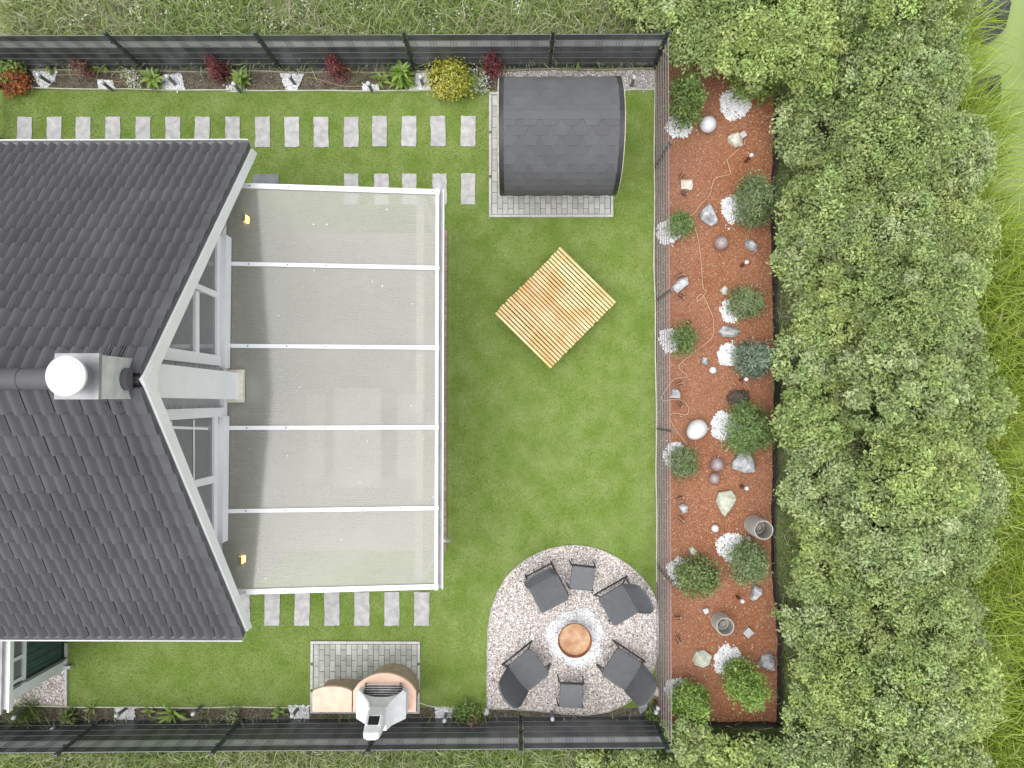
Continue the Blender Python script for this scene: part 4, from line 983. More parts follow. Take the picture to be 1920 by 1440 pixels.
# ------------------------------------------------------------------ plants
def leaves(n_clump, per, size, dims, shape='dome', cols=None, wts=None, clump_r=.12, temp='leaf', jit=.14, up=.55, zlow=.05, squash=1.0):
    d = rng.normal(0, 1, (n_clump, 3)); d[:, 2] = np.abs(d[:, 2]) * 1.0 - .25; d /= np.linalg.norm(d, axis=1, keepdims=True)
    r_ = rng.uniform(.55, 1.0, n_clump) ** .5 * (1 + .12 * np.sin(d[:, 0] * 5 + 3 * d[:, 1]) + rng.normal(0, .05, n_clump))
    rx, ry, h = dims
    if shape == 'dome':
        c = d * r_[:, None] * np.array([[rx, ry, h * .62]]); c[:, 2] += h * .38
    else:                                     # cone or column
        t = rng.beta(1.1, 1.7 if shape == 'cone' else 1.2, n_clump); a = rng.uniform(0, 6.283, n_clump)
        prof = (1 - t) ** .75 if shape == 'cone' else np.sqrt(np.clip(1 - (2 * t - .85) ** 2, .02, 1))
        rr = prof * rng.uniform(.7, 1.0, n_clump)
        c = np.column_stack([rr * rx * np.cos(a), rr * ry * np.sin(a), zlow + t * (h - zlow)]); d = np.column_stack([np.cos(a), np.sin(a), np.full(n_clump, .6)])
    i = np.repeat(np.arange(n_clump), per); n = len(i)
    off = rng.normal(0, clump_r, (n, 3)); off[:, 2] *= .7
    pos = c[i] + off; pos[:, 2] = np.maximum(pos[:, 2], zlow)
    nr = d[i] * .5 + np.array([[0, 0, up]]) + rng.normal(0, .45, (n, 3))
    ck = palette(n_clump, cols, wts, jit); cc = np.clip(ck[i] * (1 + rng.normal(0, .13, (n, 1))), .004, .9)
    s = size * rng.uniform(.65, 1.3, n)
    return pos, basis(nr, rng.uniform(0, 6.28, n)), s, cc
def stems(parent, h, r, n, spread, z0=0.0, m=None):
    b = MB()
    for k in range(n):
        a = k * 6.283 / n + random.uniform(-.4, .4); s_ = spread * random.uniform(.5, 1)
        b.tube([(.03 * math.cos(a), .03 * math.sin(a), z0 - .03), (s_ * .4 * math.cos(a), s_ * .4 * math.sin(a), h * .45), (s_ * math.cos(a + .3), s_ * math.sin(a + .3), h * .9)], [r, r * .7, r * .25], 5)
    return b.build('stems', m or m_bark, parent, smooth=True)
def shrub(name, xy, dims, cols, label, cat, n_clump=60, per=40, size=.06, clump_r=.10, shape='dome', wts=None, temp=LEAF_V, group=None, z=0.0, jit=.14, nst=4, up=.55, rs=.014):
    e = empty(name, (xy[0], xy[1], z)); tag(e, label, cat, group)
    pos, rot, s, cc = leaves(n_clump, per, size, dims, shape, cols, wts, clump_r, jit=jit, up=up)
    scatter('foliage', temp, LEAF_F, pos, rot, s, cc, m_leaf, e)
    stems(e, dims[2], rs, nst, min(dims[0], dims[1]) * .7)
    return e
def rosette(name, xy, n, length, cols, label, cat='plant', w=.3, group=None, lift=.55, z=0.0, tiers=1):
    e = empty(name, (xy[0], xy[1], z)); tag(e, label, cat, group); N_ = n * tiers
    a = rng.uniform(0, 6.283, N_); el = rng.uniform(.15, 1.1, N_); tier = np.repeat(np.arange(tiers), n)
    tv = [(0, 0, 0), (-w * .5, .35, .16), (w * .5, .35, .16), (-w * .42, .7, .14), (w * .42, .7, .14), (0, 1, -.02), (0, .35, .12), (0, .7, .10)]
    tf = [(0, 6, 1), (0, 2, 6), (1, 6, 7), (1, 7, 3), (6, 2, 4), (6, 4, 7), (3, 7, 5), (7, 4, 5)]
    yv = np.column_stack([np.cos(a) * np.cos(el * lift), np.sin(a) * np.cos(el * lift), np.sin(el * lift)])
    side = np.column_stack([-np.sin(a), np.cos(a), np.zeros(N_)]); nv = np.cross(side, yv) * -1; nv[:, 2] = np.abs(nv[:, 2])
    rot = np.stack([side, yv, nv], axis=2); pos = np.column_stack([rng.normal(0, .02, N_), rng.normal(0, .02, N_), .04 + tier * length * .45])
    scatter('leaves', tv, tf, pos, rot, length * rng.uniform(.6, 1.1, N_) * (1 - .12 * tier), palette(N_, cols, None, .14), m_leaf, e)
    stems(e, .12 + length * .4 * tiers, .008, 3, .04, m=m_bark); return e
def tuft(name, xy, n, h, cols, label, cat='grass', spread=.06, lean=.5, w=.012, group=None, bend=.6, z=0.0):
    e = empty(name, (xy[0], xy[1], z)); tag(e, label, cat, group)
    grass('blades', rng.normal(0, spread, (n, 2)), 0.0, h, w, bend, cols, lean=lean, parent=e)
    stems(e, .08, .006, 3, .03); return e
GREEN = [(.17, .26, .06), (.21, .31, .08), (.12, .19, .045)]
LGREEN = [(.22, .33, .065), (.27, .38, .09), (.17, .26, .05)]
OLIVE = [(.19, .26, .085), (.24, .31, .11), (.14, .20, .06)]
def xy(px, py, z): p = P(px, py, z); return (p.x, p.y)
# --- top border
shrub('leafy_shrub', xy(6, 122, .35), (.26, .22, .5), LGREEN, 'bright green shrub behind the orange bush in the top left corner', 'shrub', 30, 24, .07, .07)
shrub('orange_bush', xy(24, 149, .25), (.22, .2, .36), [(.42, .12, .035), (.50, .18, .05), (.34, .10, .04)], 'orange leaved bush at the left end of the top border', 'shrub', 40, 26, .055, .06)
RED = [(.22, .055, .06), (.30, .09, .09), (.16, .035, .045)]
for x, y, h, rr, lb in ((155, 130, .55, .13, 'sparse reddish brown barberry, leftmost in the top border'), (409, 129, .75, .17, 'dark red barberry left of the lit green perennial in the top border'), (630, 128, .7, .17, 'dark red barberry in the middle of the top border'), (923, 122, .85, .17, 'tall dark red barberry at the upper left corner of the sauna')):
    cols_ = [(.26, .13, .09), (.32, .18, .13), (.20, .10, .07)] if x == 155 else RED
    shrub('barberry', xy(x, y, h * .4), (rr, rr, h), cols_, lb, 'shrub', 46 if x != 155 else 26, 18, .045, .055, shape='cone', group='red barberries along the top fence', up=.3)
rosette('broadleaf_plant', xy(188, 127, .12), 12, .18, LGREEN, 'small green broadleaf plant right of the leftmost barberry')
shrub('white_flowering_plant', xy(245, 146, .2), (.14, .13, .28), [(.62, .64, .46), (.30, .36, .14), (.72, .72, .62)], 'creamy white flowering plant left of the broad green perennial', 'plant', 26, 18, .035, .05)
rosette('broadleaf_plant', xy(284, 147, .2), 22, .27, LGREEN, 'broad leaved green perennial beside the third white gravel patch', tiers=2)
rosette('broadleaf_plant', xy(451, 145, .2), 18, .24, LGREEN, 'green lobed perennial right of the dark red barberry', tiers=2)
rosette('broadleaf_plant', xy(713, 148, .1), 14, .20, LGREEN, 'small green perennial left of the tall lush one in the top border')
rosette('broadleaf_plant', xy(754, 136, .3), 26, .30, [(.19, .31, .045), (.24, .37, .06), (.15, .26, .035)], 'tall lush green perennial left of the yellow shrub', tiers=3, w=.26)
shrub('golden_shrub', xy(841, 145, .3), (.36, .33, .55), [(.42, .42, .05), (.52, .50, .10), (.30, .34, .05)], 'golden yellow shrub in the top border near the sauna', 'shrub', 80, 30, .055, .07)
shrub('leafy_shrub', xy(877, 156, .15), (.2, .17, .3), LGREEN, 'green shrub between the yellow shrub and the white flowers', 'shrub', 36, 24, .05, .06)
shrub('white_flowering_plant', xy(900, 149, .2), (.16, .17, .3), [(.66, .67, .58), (.26, .33, .14), (.74, .74, .68)], 'white flowering plant at the left edge of the sauna', 'plant', 34, 20, .035, .05)
rosette('broadleaf_plant', xy(95, 128, .1), 9, .15, LGREEN, 'small leafy plant above the first white gravel patch')
tuft('dry_grass', xy(672, 132, .1), 60, .34, [(.30, .30, .16), (.20, .25, .09)], 'dry grass tuft right of the middle barberry', spread=.12, lean=.7)
tuft('dry_grass', xy(1145, 122, .1), 36, .36, [(.44, .40, .26), (.30, .29, .16)], 'dry straw tuft at the top fence above the sauna', spread=.12, lean=.6)
tuft('dry_grass', xy(545, 126, .1), 40, .22, [(.26, .28, .12), (.18, .24, .07)], 'low grass tuft at the top fence above the pointed gravel patch', spread=.2, lean=.8)
PATCH_N = [([(61, 134), (109, 134), (104, 150), (86, 168), (72, 158)], 'first'), ([(184, 150), (212, 152), (216, 169), (186, 169)], 'second'), ([(304, 142), (340, 138), (348, 170), (303, 171)], 'third'), ([(426, 160), (458, 158), (460, 173), (424, 172)], 'fourth'), ([(525, 136), (572, 136), (562, 158), (556, 172), (538, 172), (532, 158)], 'fifth'), ([(680, 158), (710, 160), (712, 171), (680, 171)], 'sixth'), ([(783, 133), (806, 136), (806, 170), (764, 170), (772, 160)], 'seventh')]
for pts, k in PATCH_N: gravel_patch(0, 0, 0, f'patch of white gravel in the top border, {k} from the left', pts=pts)
# --- bollard lamps: stake, collar and round white head
def lamp_proto(m_st):
    e = empty('stake_lamp'); MB().tube([(0, 0, -.03), (0, 0, .27)], [.030, .030], 12).build('stake', m_st, e, smooth=True, angle=40)
    MB().lathe([(.036, .262), (.036, .29), (.02, .30)], 14).build('collar', m_st, e, smooth=True, angle=40)
    MB().lathe([(.018, .295), (.032, .308), (.039, .332), (.035, .356), (.021, .374), (.0, .38)], 16).build('globe', m_ball, e, smooth=True)
    register(e); return e
lp_g, lp_c = lamp_proto(m_stake), lamp_proto(m_copper); used = set()
def lamp(px, py, label, copper=False, group=None, z=0.0):
    pr_ = lp_c if copper else lp_g; o = pr_ if pr_ not in used else copy_tree(pr_); used.add(pr_)
    p = P(px, py, .36); o.location = (p.x, p.y, z); tag(o, label, 'lamp', group); return o
for (x, y), k in zip(((70, 139), (190, 153), (312, 142), (437, 156), (541, 141), (690, 155), (788, 143)), ORD):
    lamp(x, y, f'small stake lamp in the top border, {k} from the left', group='stake lamps in the top border')
lamp(1190, 144, 'small stake lamp on the gravel right of the sauna')
# --- bottom border
tuft('ornamental_grass', xy(50, 1340, .12), 220, .42, [(.16, .23, .07), (.22, .29, .10), (.12, .17, .05)], 'long bladed grass tuft at the left end of the bottom border', spread=.11, lean=.75)
rosette('broadleaf_plant', xy(128, 1346, .15), 20, .22, OLIVE, 'green leafy plant left of the first gravel patch in the bottom border', tiers=2)
rosette('broadleaf_plant', xy(172, 1328, .05), 8, .12, LGREEN, 'tiny green plant at the edging above the bottom fence')
rosette('fern', xy(322, 1339, .12), 16, .34, LGREEN, 'feathery green fern in the bottom border', w=.16)
rosette('broadleaf_plant', xy(278, 1335, .08), 9, .16, LGREEN, 'small light green plant left of the fern')
tuft('dry_grass', xy(376, 1346, .15), 34, .40, [(.42, .42, .27), (.30, .33, .16)], 'pale dry grass tuft right of the fern', spread=.07, lean=.8)
shrub('white_flowering_plant', xy(437, 1342, .15), (.16, .12, .25), [(.60, .60, .44), (.26, .30, .14), (.34, .36, .18)], 'pale flowering plant in the middle of the bottom border', 'plant', 24, 16, .04, .05)
rosette('broadleaf_plant', xy(523, 1338, .1), 14, .18, LGREEN, 'light green plant left of the square gravel patch near the grill')
shrub('leafy_shrub', xy(880, 1340, .15), (.24, .15, .3), GREEN, 'green shrub right of the grill at the bottom fence', 'shrub', 36, 24, .05, .06)
shrub('red_twig_plant', xy(886, 1362, .35), (.10, .09, .3), [(.26, .13, .10), (.34, .20, .15)], 'reddish twiggy plant in front of the bottom fence', 'plant', 16, 14, .05, .05, z=.15)
shrub('leafy_shrub', xy(1222, 1348, .15), (.12, .12, .25), GREEN, 'small green plant in the lower right corner by the mesh fence', 'shrub', 20, 18, .05, .05)
tuft('dry_grass', xy(735, 1350, .1), 60, .26, [(.30, .31, .16), (.18, .22, .08)], 'grass growing behind the grill chimney', spread=.14, lean=.8)
tuft('dry_grass', xy(620, 1347, .08), 150, .2, [(.22, .25, .10), (.15, .19, .06)], 'grass growing behind the grill side table', spread=.20, lean=.8)
for pts, k in (([(216, 1324), (254, 1324), (252, 1348), (222, 1348)], 'left of the fern'), ([(541, 1322), (580, 1322), (580, 1346), (548, 1346)], 'left of the grill side table'), ([(816, 1324), (848, 1326), (850, 1350), (818, 1350)], 'right of the grill')):
    gravel_patch(0, 0, 0, 'patch of white gravel in the bottom border, ' + k, pts=pts)
for x, y, k in ((24, 1347, 'in the long grass at its left end'), (96, 1369, 'in front of the fence near the left edge'), (217, 1343, 'on the leftmost white gravel patch'), (361, 1340, 'right of the fern'), (547, 1344, 'on the gravel left of the grill table'), (833, 1353, 'right of the grill'), (1036, 1350, 'below the lower footstool'), (1231, 1337, 'in the corner by the mesh fence')):
    lamp(x, y, 'small stake lamp in the bottom border, ' + k, group='stake lamps in the bottom border')

# ------------------------------------------------------------------ mulch bed: rocks, lamps, ornaments
import bmesh
def hull(pts, name, m, parent=None, smooth=False):
    bm = bmesh.new()
    for p in pts: bm.verts.new(p)
    r_ = bmesh.ops.convex_hull(bm, input=bm.verts)
    bmesh.ops.delete(bm, geom=[v for v in bm.verts if not v.link_faces], context='VERTS')
    me = bpy.data.meshes.new(name); bm.to_mesh(me); bm.free(); me.materials.append(m); return link(name, me, parent)
def rock(outline, m, label, hgt=.14):         # outline traced in photo pixels at mid height
    pw = [P(x, y, hgt * .5) for x, y in outline]; c = sum(pw, Vector()) / len(pw); pts = []
    for p in pw:
        d = Vector((p.x - c.x, p.y - c.y, 0))
        pts.append(d * .96 + Vector((0, 0, -.01))); pts.append(d * random.uniform(.97, 1.04) + Vector((0, 0, hgt * random.uniform(.3, .55))))
        pts.append(d * random.uniform(.45, .80) + Vector((random.uniform(-.02, .02), random.uniform(-.02, .02), hgt * random.uniform(.75, 1.05))))
    for k in range(4): pts.append(Vector((random.uniform(-.03, .03), random.uniform(-.03, .03), hgt * random.uniform(.9, 1.08))))
    o = hull(pts, 'rock', m); o.location = (c.x, c.y, .004); return tag(o, label, 'rock', 'rocks in the mulch bed')
def box_out(cx, cy, w, h, n=7, j=.14, rot=0.0):
    return [(cx + math.cos(2 * math.pi * k / n + rot) * w / 2 * random.uniform(1 - j, 1 + j * .5), cy + math.sin(2 * math.pi * k / n + rot) * h / 2 * random.uniform(1 - j, 1 + j * .5)) for k in range(n)]
rock([(1365, 256), (1371, 250), (1384, 248), (1394, 258), (1392, 273), (1380, 276), (1366, 266)], m_rockb, 'pale beige rock at the upper end of the tan cable')
rock([(1277, 337), (1298, 336), (1300, 350), (1296, 357), (1277, 354)], m_rockb, 'blocky cream rock between two copper spots near the mesh fence', .12)
rock([(1312, 398), (1331, 380), (1340, 391), (1347, 417), (1334, 423), (1316, 411)], m_rockg, 'large grey rock left of the upper round conifer', .18)
rock([(1398, 452), (1408, 450), (1420, 460), (1419, 472), (1408, 469), (1398, 461)], m_rockg, 'small grey rock right of the single violet glass ball')
rock([(1260, 538), (1274, 522), (1289, 519), (1292, 532), (1270, 550)], m_rockg, 'elongated whitish rock near the mesh fence at daybed height')
rock([(1350, 544), (1359, 536), (1366, 541), (1364, 552), (1356, 553)], m_rockb, 'small ochre rock left of the grey green dwarf conifer', .08)
rock([(1347, 621), (1356, 611), (1374, 612), (1390, 621), (1379, 632), (1356, 631)], m_rockg, 'flat bluish grey rock above the blue spruce')
rock([(1315, 680), (1319, 669), (1327, 670), (1329, 682), (1323, 685)], m_rockg, 'small grey rock above the small white ball', .08)
rock([(1256, 745), (1261, 729), (1270, 728), (1277, 738), (1275, 747)], m_rockg, 'small angular grey rock between two copper spots')
rock([(1373, 868), (1389, 846), (1410, 848), (1417, 866), (1416, 884), (1398, 888), (1374, 878)], m_rockg, 'largest grey rock below the big round conifer', .22)
rock([(1343, 940), (1348, 924), (1372, 920), (1382, 932), (1372, 955), (1360, 968), (1354, 964)], m_rockv, 'greenish white rock left of the large glass lantern', .17)
rock([(1272, 949), (1280, 944), (1290, 950), (1290, 961), (1281, 963)], m_rockg, 'small grey rock between copper spots level with the greenish rock', .09)
rock([(1291, 1028), (1299, 1025), (1307, 1034), (1306, 1041), (1296, 1042)], m_rockv, 'small green grey stone above the lower left conifer', .09)
rock([(1414, 1095), (1429, 1105), (1428, 1112), (1413, 1127), (1407, 1124)], m_rockg, 'triangular grey rock below a round conifer', .14)
rock([(1299, 1236), (1305, 1222), (1320, 1220), (1334, 1230), (1332, 1246), (1318, 1252), (1303, 1248)], m_rockv, 'yellowish rock in the lower part of the mulch bed', .15)
rock([(1422, 1247), (1430, 1231), (1445, 1226), (1453, 1232), (1453, 1256), (1436, 1255)], m_rockg, 'grey violet rock against the black liner', .18)
rock([(1195, 1326), (1200, 1317), (1208, 1314), (1214, 1320), (1212, 1331), (1201, 1338)], m_rockg, 'pale rock under the overhanging chair by the gravel edge', .12)
rock([(1226, 1290), (1231, 1285), (1236, 1294), (1233, 1305), (1227, 1304)], m_rockb, 'small pale rock behind the overhanging chair', .10)
def cube_stone(px, py, w, rot, h, label):
    p = P(px, py, h); o = MB().prism([(x + random.uniform(-.006, .006), y + random.uniform(-.006, .006)) for x, y in rrect(M2(w), M2(w), .012, 2)], -.01, h).build('granite_block', m_stone, bevel=.006)
    o.location = (p.x, p.y, .004); o.rotation_euler.z = rot; tag(o, label, 'block', 'granite blocks in the mulch bed')
cube_stone(1394, 252, 11, .5, .10, 'small granite block touching the pale beige rock')
cube_stone(1403, 1011, 8, .2, .08, 'tiny granite block at the foot of the large glass lantern')
cube_stone(1324, 1146, 9, .4, .08, 'small granite block left of the smaller glass lantern')
cube_stone(1404, 1187, 15, .75, .09, 'square granite block right of the smaller glass lantern')
def ball(name, px, py, r, m, label, cat, group=None, knob=False, z=None):
    rr = M2(r, .15); p = P(px, py, rr); e = MB().lathe([(rr * math.sin(math.pi * k / 16), rr - rr * math.cos(math.pi * k / 16)) for k in range(17)], 28).build(name, m, smooth=True)
    e.location = (p.x, p.y, -.012); tag(e, label, cat, group)
    if knob: MB().lathe([(rr * .40, rr * 1.90), (rr * .40, rr * 2.02), (rr * .28, rr * 2.06), (rr * .22, rr * 1.99)], 16, cap=False).build('socket', m_lantern, e, smooth=True, angle=40)
    return e
ball('globe_lamp', 1328, 233, 15.5, m_ball, 'large white globe lamp at the upper end of the mulch bed', 'globe lamp')
ball('globe_lamp', 1337, 694, 6.8, m_ball, 'small white ball left of the blue spruce', 'globe lamp')
ball('globe_lamp', 1341, 991, 7.2, m_ball, 'small white ball left of the large glass lantern', 'globe lamp')
ball('globe_lamp', 911, 1336, 7, m_ball, 'white ball at the lower left corner of the fire pit gravel', 'globe lamp')
ball('glass_ball', 1353, 455, 13, m_violet, 'single violet glass ball in the upper half of the bed', 'glass ball', 'violet glass balls', True)
ball('glass_ball', 1345, 871, 12.5, m_violet, 'larger violet glass ball of the touching pair', 'glass ball', 'violet glass balls', True)
ball('glass_ball', 1340, 897, 10.2, m_violet, 'smaller violet glass ball of the touching pair', 'glass ball', 'violet glass balls', True)
ball('copper_ball', 1291, 604, 4.5, m_copper, 'tiny copper ball above the shrub by the mesh fence', 'ball')
eg = P(1306, 806, .15); rr = .165
o = MB().lathe([(rr * math.sin(math.pi * k / 18) * (1 + .10 * math.cos(math.pi * k / 18)), -rr * 1.24 * math.cos(math.pi * k / 18)) for k in range(19)], 30).build('egg_lamp', m_ball, smooth=True)
o.location = (eg.x, eg.y, rr * .98); o.rotation_euler = (R(80), 0, R(-48)); tag(o, 'large white egg shaped lamp lying on the mulch', 'lamp')
def lantern(px, py, h, r, label):
    p = P(px, py, h); e = empty('glass_lantern', (p.x, p.y, .002)); tag(e, label, 'lantern', 'glass lanterns in the mulch bed')
    MB().lathe([(r, 0), (r * 1.02, h * .3), (r * 1.02, h * .7), (r * .99, h * .95), (r, h), (r * .90, h), (r * .88, h * .9), (r * .84, h * .35), (r * .2, h * .30)], 32).build('glass_wall', m_lantern, e, smooth=True, angle=40)
    MB().lathe([(r * .42, h * .31), (r * .42, h * .62), (r * .36, h * .63), (r * .34, h * .55), (.0, h * .54)], 24).build('candle_cup', m_lanternd, e, smooth=True, angle=40)
    for k in range(5):
        zz = h * (.12 + .19 * k); MB().lathe([(r * 1.01, zz - .006), (r * 1.045, zz), (r * 1.01, zz + .006)], 28, cap=False).build('wire_hoop', m_steel, e, smooth=True)
lantern(1432, 994, .58, .165, 'large round wire bound glass lantern beside the black liner')
lantern(1360, 1175, .36, .155, 'smaller round wire bound glass lantern in the lower part of the bed')
for x, y, k in ((1410, 290, 'right of the pale beige rock'), (1401, 491, 'below the small grey rock'), (1400, 711, 'above the dark stump'), (1401, 916, 'below the largest grey rock'), (1393, 1128, 'left of the triangular rock'), (1401, 12 + 480, '')):
    if k: lamp(x, y, 'small copper stake lamp in the mulch bed, ' + k, True, 'copper stake lamps in the bed')
o = lamp(1401, 40 + 480, 'small copper stake lamp in the mulch bed, above the ochre rock', True, 'copper stake lamps in the bed')
o.location = (*xy(1398, 492 + 0, .36), 0) if False else (*xy(1401, 30, .36), 0); o.location = (*xy(1402, 1330, .36), 0) if False else (*xy(1231, 1322, .2), 0)
o['label'] = 'copper stake lamp beside the mesh fence below the lower right chair'
def spot_proto():
    e = empty('copper_spot'); MB().tube([(0, 0, 0), (0, 0, .07)], .010, 8).build('stake', m_black, e, smooth=True)
    MB().tube([(-.055, 0, .075), (.02, 0, .10), (.055, 0, .112)], [.024, .030, .034], 12).build('housing', m_copper, e, smooth=True, angle=45)
    MB().tube([(.0556, 0, .1122), (.0600, 0, .1137)], .027, 12).build('lens', m_ball, e, smooth=True, angle=45)
    register(e); return e
sp = spot_proto()
for i, (x, y, a, k) in enumerate(((1278, 329, 1.0, 'above the cream rock'), (1282, 363, -.4, 'below the cream rock'), (1275, 516, .4, 'above the elongated whitish rock'), (1277, 555, -.7, 'below the elongated whitish rock'), (1274, 719, .3, 'above the small angular rock'), (1275, 758, -.9, 'below the small angular rock'), (1275, 934, .3, 'above the small grey rock facing the greenish rock'), (1277, 973, -.8, 'below the small grey rock facing the greenish rock'), (1270, 1158, .1, 'level with the smaller lantern'), (1271, 1199, -1.0, 'below the level of the smaller lantern'))):
    o = sp if i == 0 else copy_tree(sp); p = P(x, y, .08); o.location = (p.x, p.y, .004); o.rotation_euler = (0, 0, a); tag(o, 'copper garden spot near the mesh fence, ' + k, 'spotlight', 'copper spots in the bed')
# stump
sp_ = P(1386, 749, .12); b = MB(); 
stump = empty('tree_stump', (sp_.x, sp_.y, 0)); tag(stump, 'dark gnarled tree stump above the big round conifer', 'stump')
pts = []
for k in range(60):
    a = rng.uniform(0, 6.283); r_ = rng.uniform(.10, .20); pts.append((r_ * math.cos(a) * 1.1, r_ * math.sin(a), max(-.01, .24 * (1 - r_ / .26) + rng.normal(0, .025))))
hull(pts, 'stump_block', m_stump, stump)
for k in range(34):
    a = rng.uniform(0, 6.283); r_ = rng.uniform(.08, .2); z = rng.uniform(.06, .2)
    MB().tube([(r_ * math.cos(a) * .7, r_ * math.sin(a) * .7, z), (r_ * 1.25 * math.cos(a + .3), r_ * 1.2 * math.sin(a + .3), z * rng.uniform(.3, 1.1) + .03)], [.022, .007], 5).build('root', m_stump, stump)
# cable
def zoomed(pts, ox_, oy_, s): return [(ox_ + x / s, oy_ + y / s) for x, y in pts]
def smooth_path(pp, z, k=6):
    out = []
    for i in range(len(pp) - 1):
        p0, p1, p2, p3 = pp[max(i - 1, 0)], pp[i], pp[i + 1], pp[min(i + 2, len(pp) - 1)]
        for j in range(k):
            t = j / k; q = [.5 * (2 * p1[d] + (p2[d] - p0[d]) * t + (2 * p0[d] - 5 * p1[d] + 4 * p2[d] - p3[d]) * t * t + (3 * p1[d] - p0[d] - 3 * p2[d] + p3[d]) * t ** 3) for d in (0, 1)]
            out.append(P(q[0], q[1]) + Vector((0, 0, z + .006 * math.sin(len(out) * .37))))
    out.append(P(*pp[-1]) + Vector((0, 0, z))); return out
cab = zoomed([(632, 470), (628, 505), (570, 560), (518, 612), (525, 660), (537, 705), (490, 722), (435, 740), (412, 790), (395, 855), (340, 910), (280, 985), (245, 985), (240, 1000), (272, 1015), (308, 1110), (330, 1220), (340, 1330), (347, 1440)], 1220, 130, 3.6) + zoomed([(356, 45), (375, 55), (350, 95), (318, 122), (312, 100), (350, 85), (398, 185), (420, 255), (410, 370), (300, 462), (215, 530), (190, 565), (205, 595), (240, 622), (225, 642), (160, 650), (110, 705), (73, 770), (85, 795), (150, 790), (215, 797), (255, 850), (238, 890), (180, 882), (132, 890), (140, 945), (200, 1035), (255, 1110), (285, 1185)], 1220, 530, 3.6)
tag(MB().tube(smooth_path(cab, .026), .010, 6).build('garden_cable', m_cable, smooth=True), 'long tan cable winding down the mulch bed', 'cable')
tag(MB().tube(smooth_path(zoomed([(565, 560), (600, 620), (635, 680), (670, 722)], 1220, 530, 3.6), .022), .006, 6).build('garden_cable', m_cable, smooth=True), 'short thin cable running from the blue spruce to the stump', 'cable')
tag(MB().tube(smooth_path([(575, 145), (600, 150), (640, 161), (680, 162)], .012), .006, 6).build('garden_cable', m_cable, smooth=True), 'thin cable on the soil between the fifth and sixth top lamps', 'cable')
tag(MB().tube(smooth_path([(48, 143), (90, 142), (150, 141), (185, 150), (230, 155)], .012), .006, 6).build('garden_cable', m_cable, smooth=True), 'thin cable on the soil near the orange bush', 'cable')
# conifers and shrubs of the bed, each with its ring of white gravel
CON = [(.18, .275, .085), (.225, .325, .105), (.135, .21, .065)]
CONG = [(.215, .29, .125), (.265, .34, .155), (.16, .225, .09)]
BLUE = [(.22, .29, .20), (.28, .35, .25), (.16, .22, .15)]
BRI = [(.22, .34, .065), (.27, .40, .085), (.16, .26, .05)]
BP = [((1273, 236), 22, (1288, 188), (.29, .46, .9), 'dome', GREEN, 'tall leafy shrub at the upper left corner of the mulch bed', 90, LEAF_V, .055),
      ((1377, 197), 26, (1418, 140), (.42, .42, 1.2), 'dome', LGREEN, 'tall shrub at the upper right of the mulch bed under the hedge', 100, LEAF_V, .06),
      ((1377, 392), 23, (1417, 377), (.35, .42, .8), 'dome', CONG, 'round grey green conifer beside the liner, uppermost', 100, NEED_V, .07),
      ((1252, 437), 20, (1275, 423), (.19, .17, .4), 'dome', CON, 'small conifer by the mesh fence level with the sauna pad', 40, NEED_V, .06),
      ((1371, 583), 19, (1399, 566), (.28, .24, .5), 'dome', CONG, 'grey green dwarf conifer below the ochre rock', 70, NEED_V, .06),
      ((1257, 638), 20, (1279, 633), (.18, .24, .45), 'dome', CON, 'small bright conifer by the mesh fence level with the daybed', 46, NEED_V, .06),
      ((1366, 665), 19, (1414, 672), (.36, .26, .9), 'cone', BLUE, 'blue spruce with feathery branches beside the liner', 90, NEED_V, .085),
      ((1359, 799), 24, (1405, 802), (.40, .42, .8), 'dome', CON, 'big round dark green conifer in the middle of the bed', 130, NEED_V, .07),
      ((1266, 854), 21, (1282, 869), (.22, .23, .45), 'dome', CONG, 'small round conifer by the mesh fence below the egg lamp', 56, NEED_V, .06),
      ((1369, 1025), 23, (1403, 1054), (.32, .35, .7), 'dome', CONG, 'round dusty green conifer below the large lantern', 90, NEED_V, .065),
      ((1275, 1070), 22, (1309, 1079), (.37, .34, .6), 'dome', OLIVE, 'round leafy conifer by the mesh fence at fire pit height', 90, LEAF_V, .055),
      ((1366, 1239), 25, (1398, 1283), (.28, .30, 1.35), 'column', BRI, 'tall bright green column conifer at the lower end of the bed', 130, LEAF_V, .055),
      ((1269, 1293), 20, (1296, 1318), (.30, .32, .9), 'dome', BRI, 'leafy shrub at the lower left corner of the mulch bed', 90, LEAF_V, .055)]
for (rx_, ry_), rr, (fx, fy), dims, shp, cols_, lb, nc, tmp, sz in BP:
    gravel_patch(rx_, ry_, rr * 1.1, 'ring of white gravel around the ' + lb)
    dims = (dims[0] * .9, dims[1] * .9, dims[2] * .92); zm = dims[2] * (.5 if shp == 'dome' else .35)
    if shp == 'column': zm = .62
    shrub('conifer' if tmp is NEED_V or shp == 'column' else 'leafy_shrub', xy(fx, fy, zm), dims, cols_, lb, 'conifer' if tmp is NEED_V or shp == 'column' else 'shrub', nc, 44 if tmp is NEED_V else 32, sz, .072 if shp != 'cone' else .075, shape=shp, temp=tmp, up=.35)

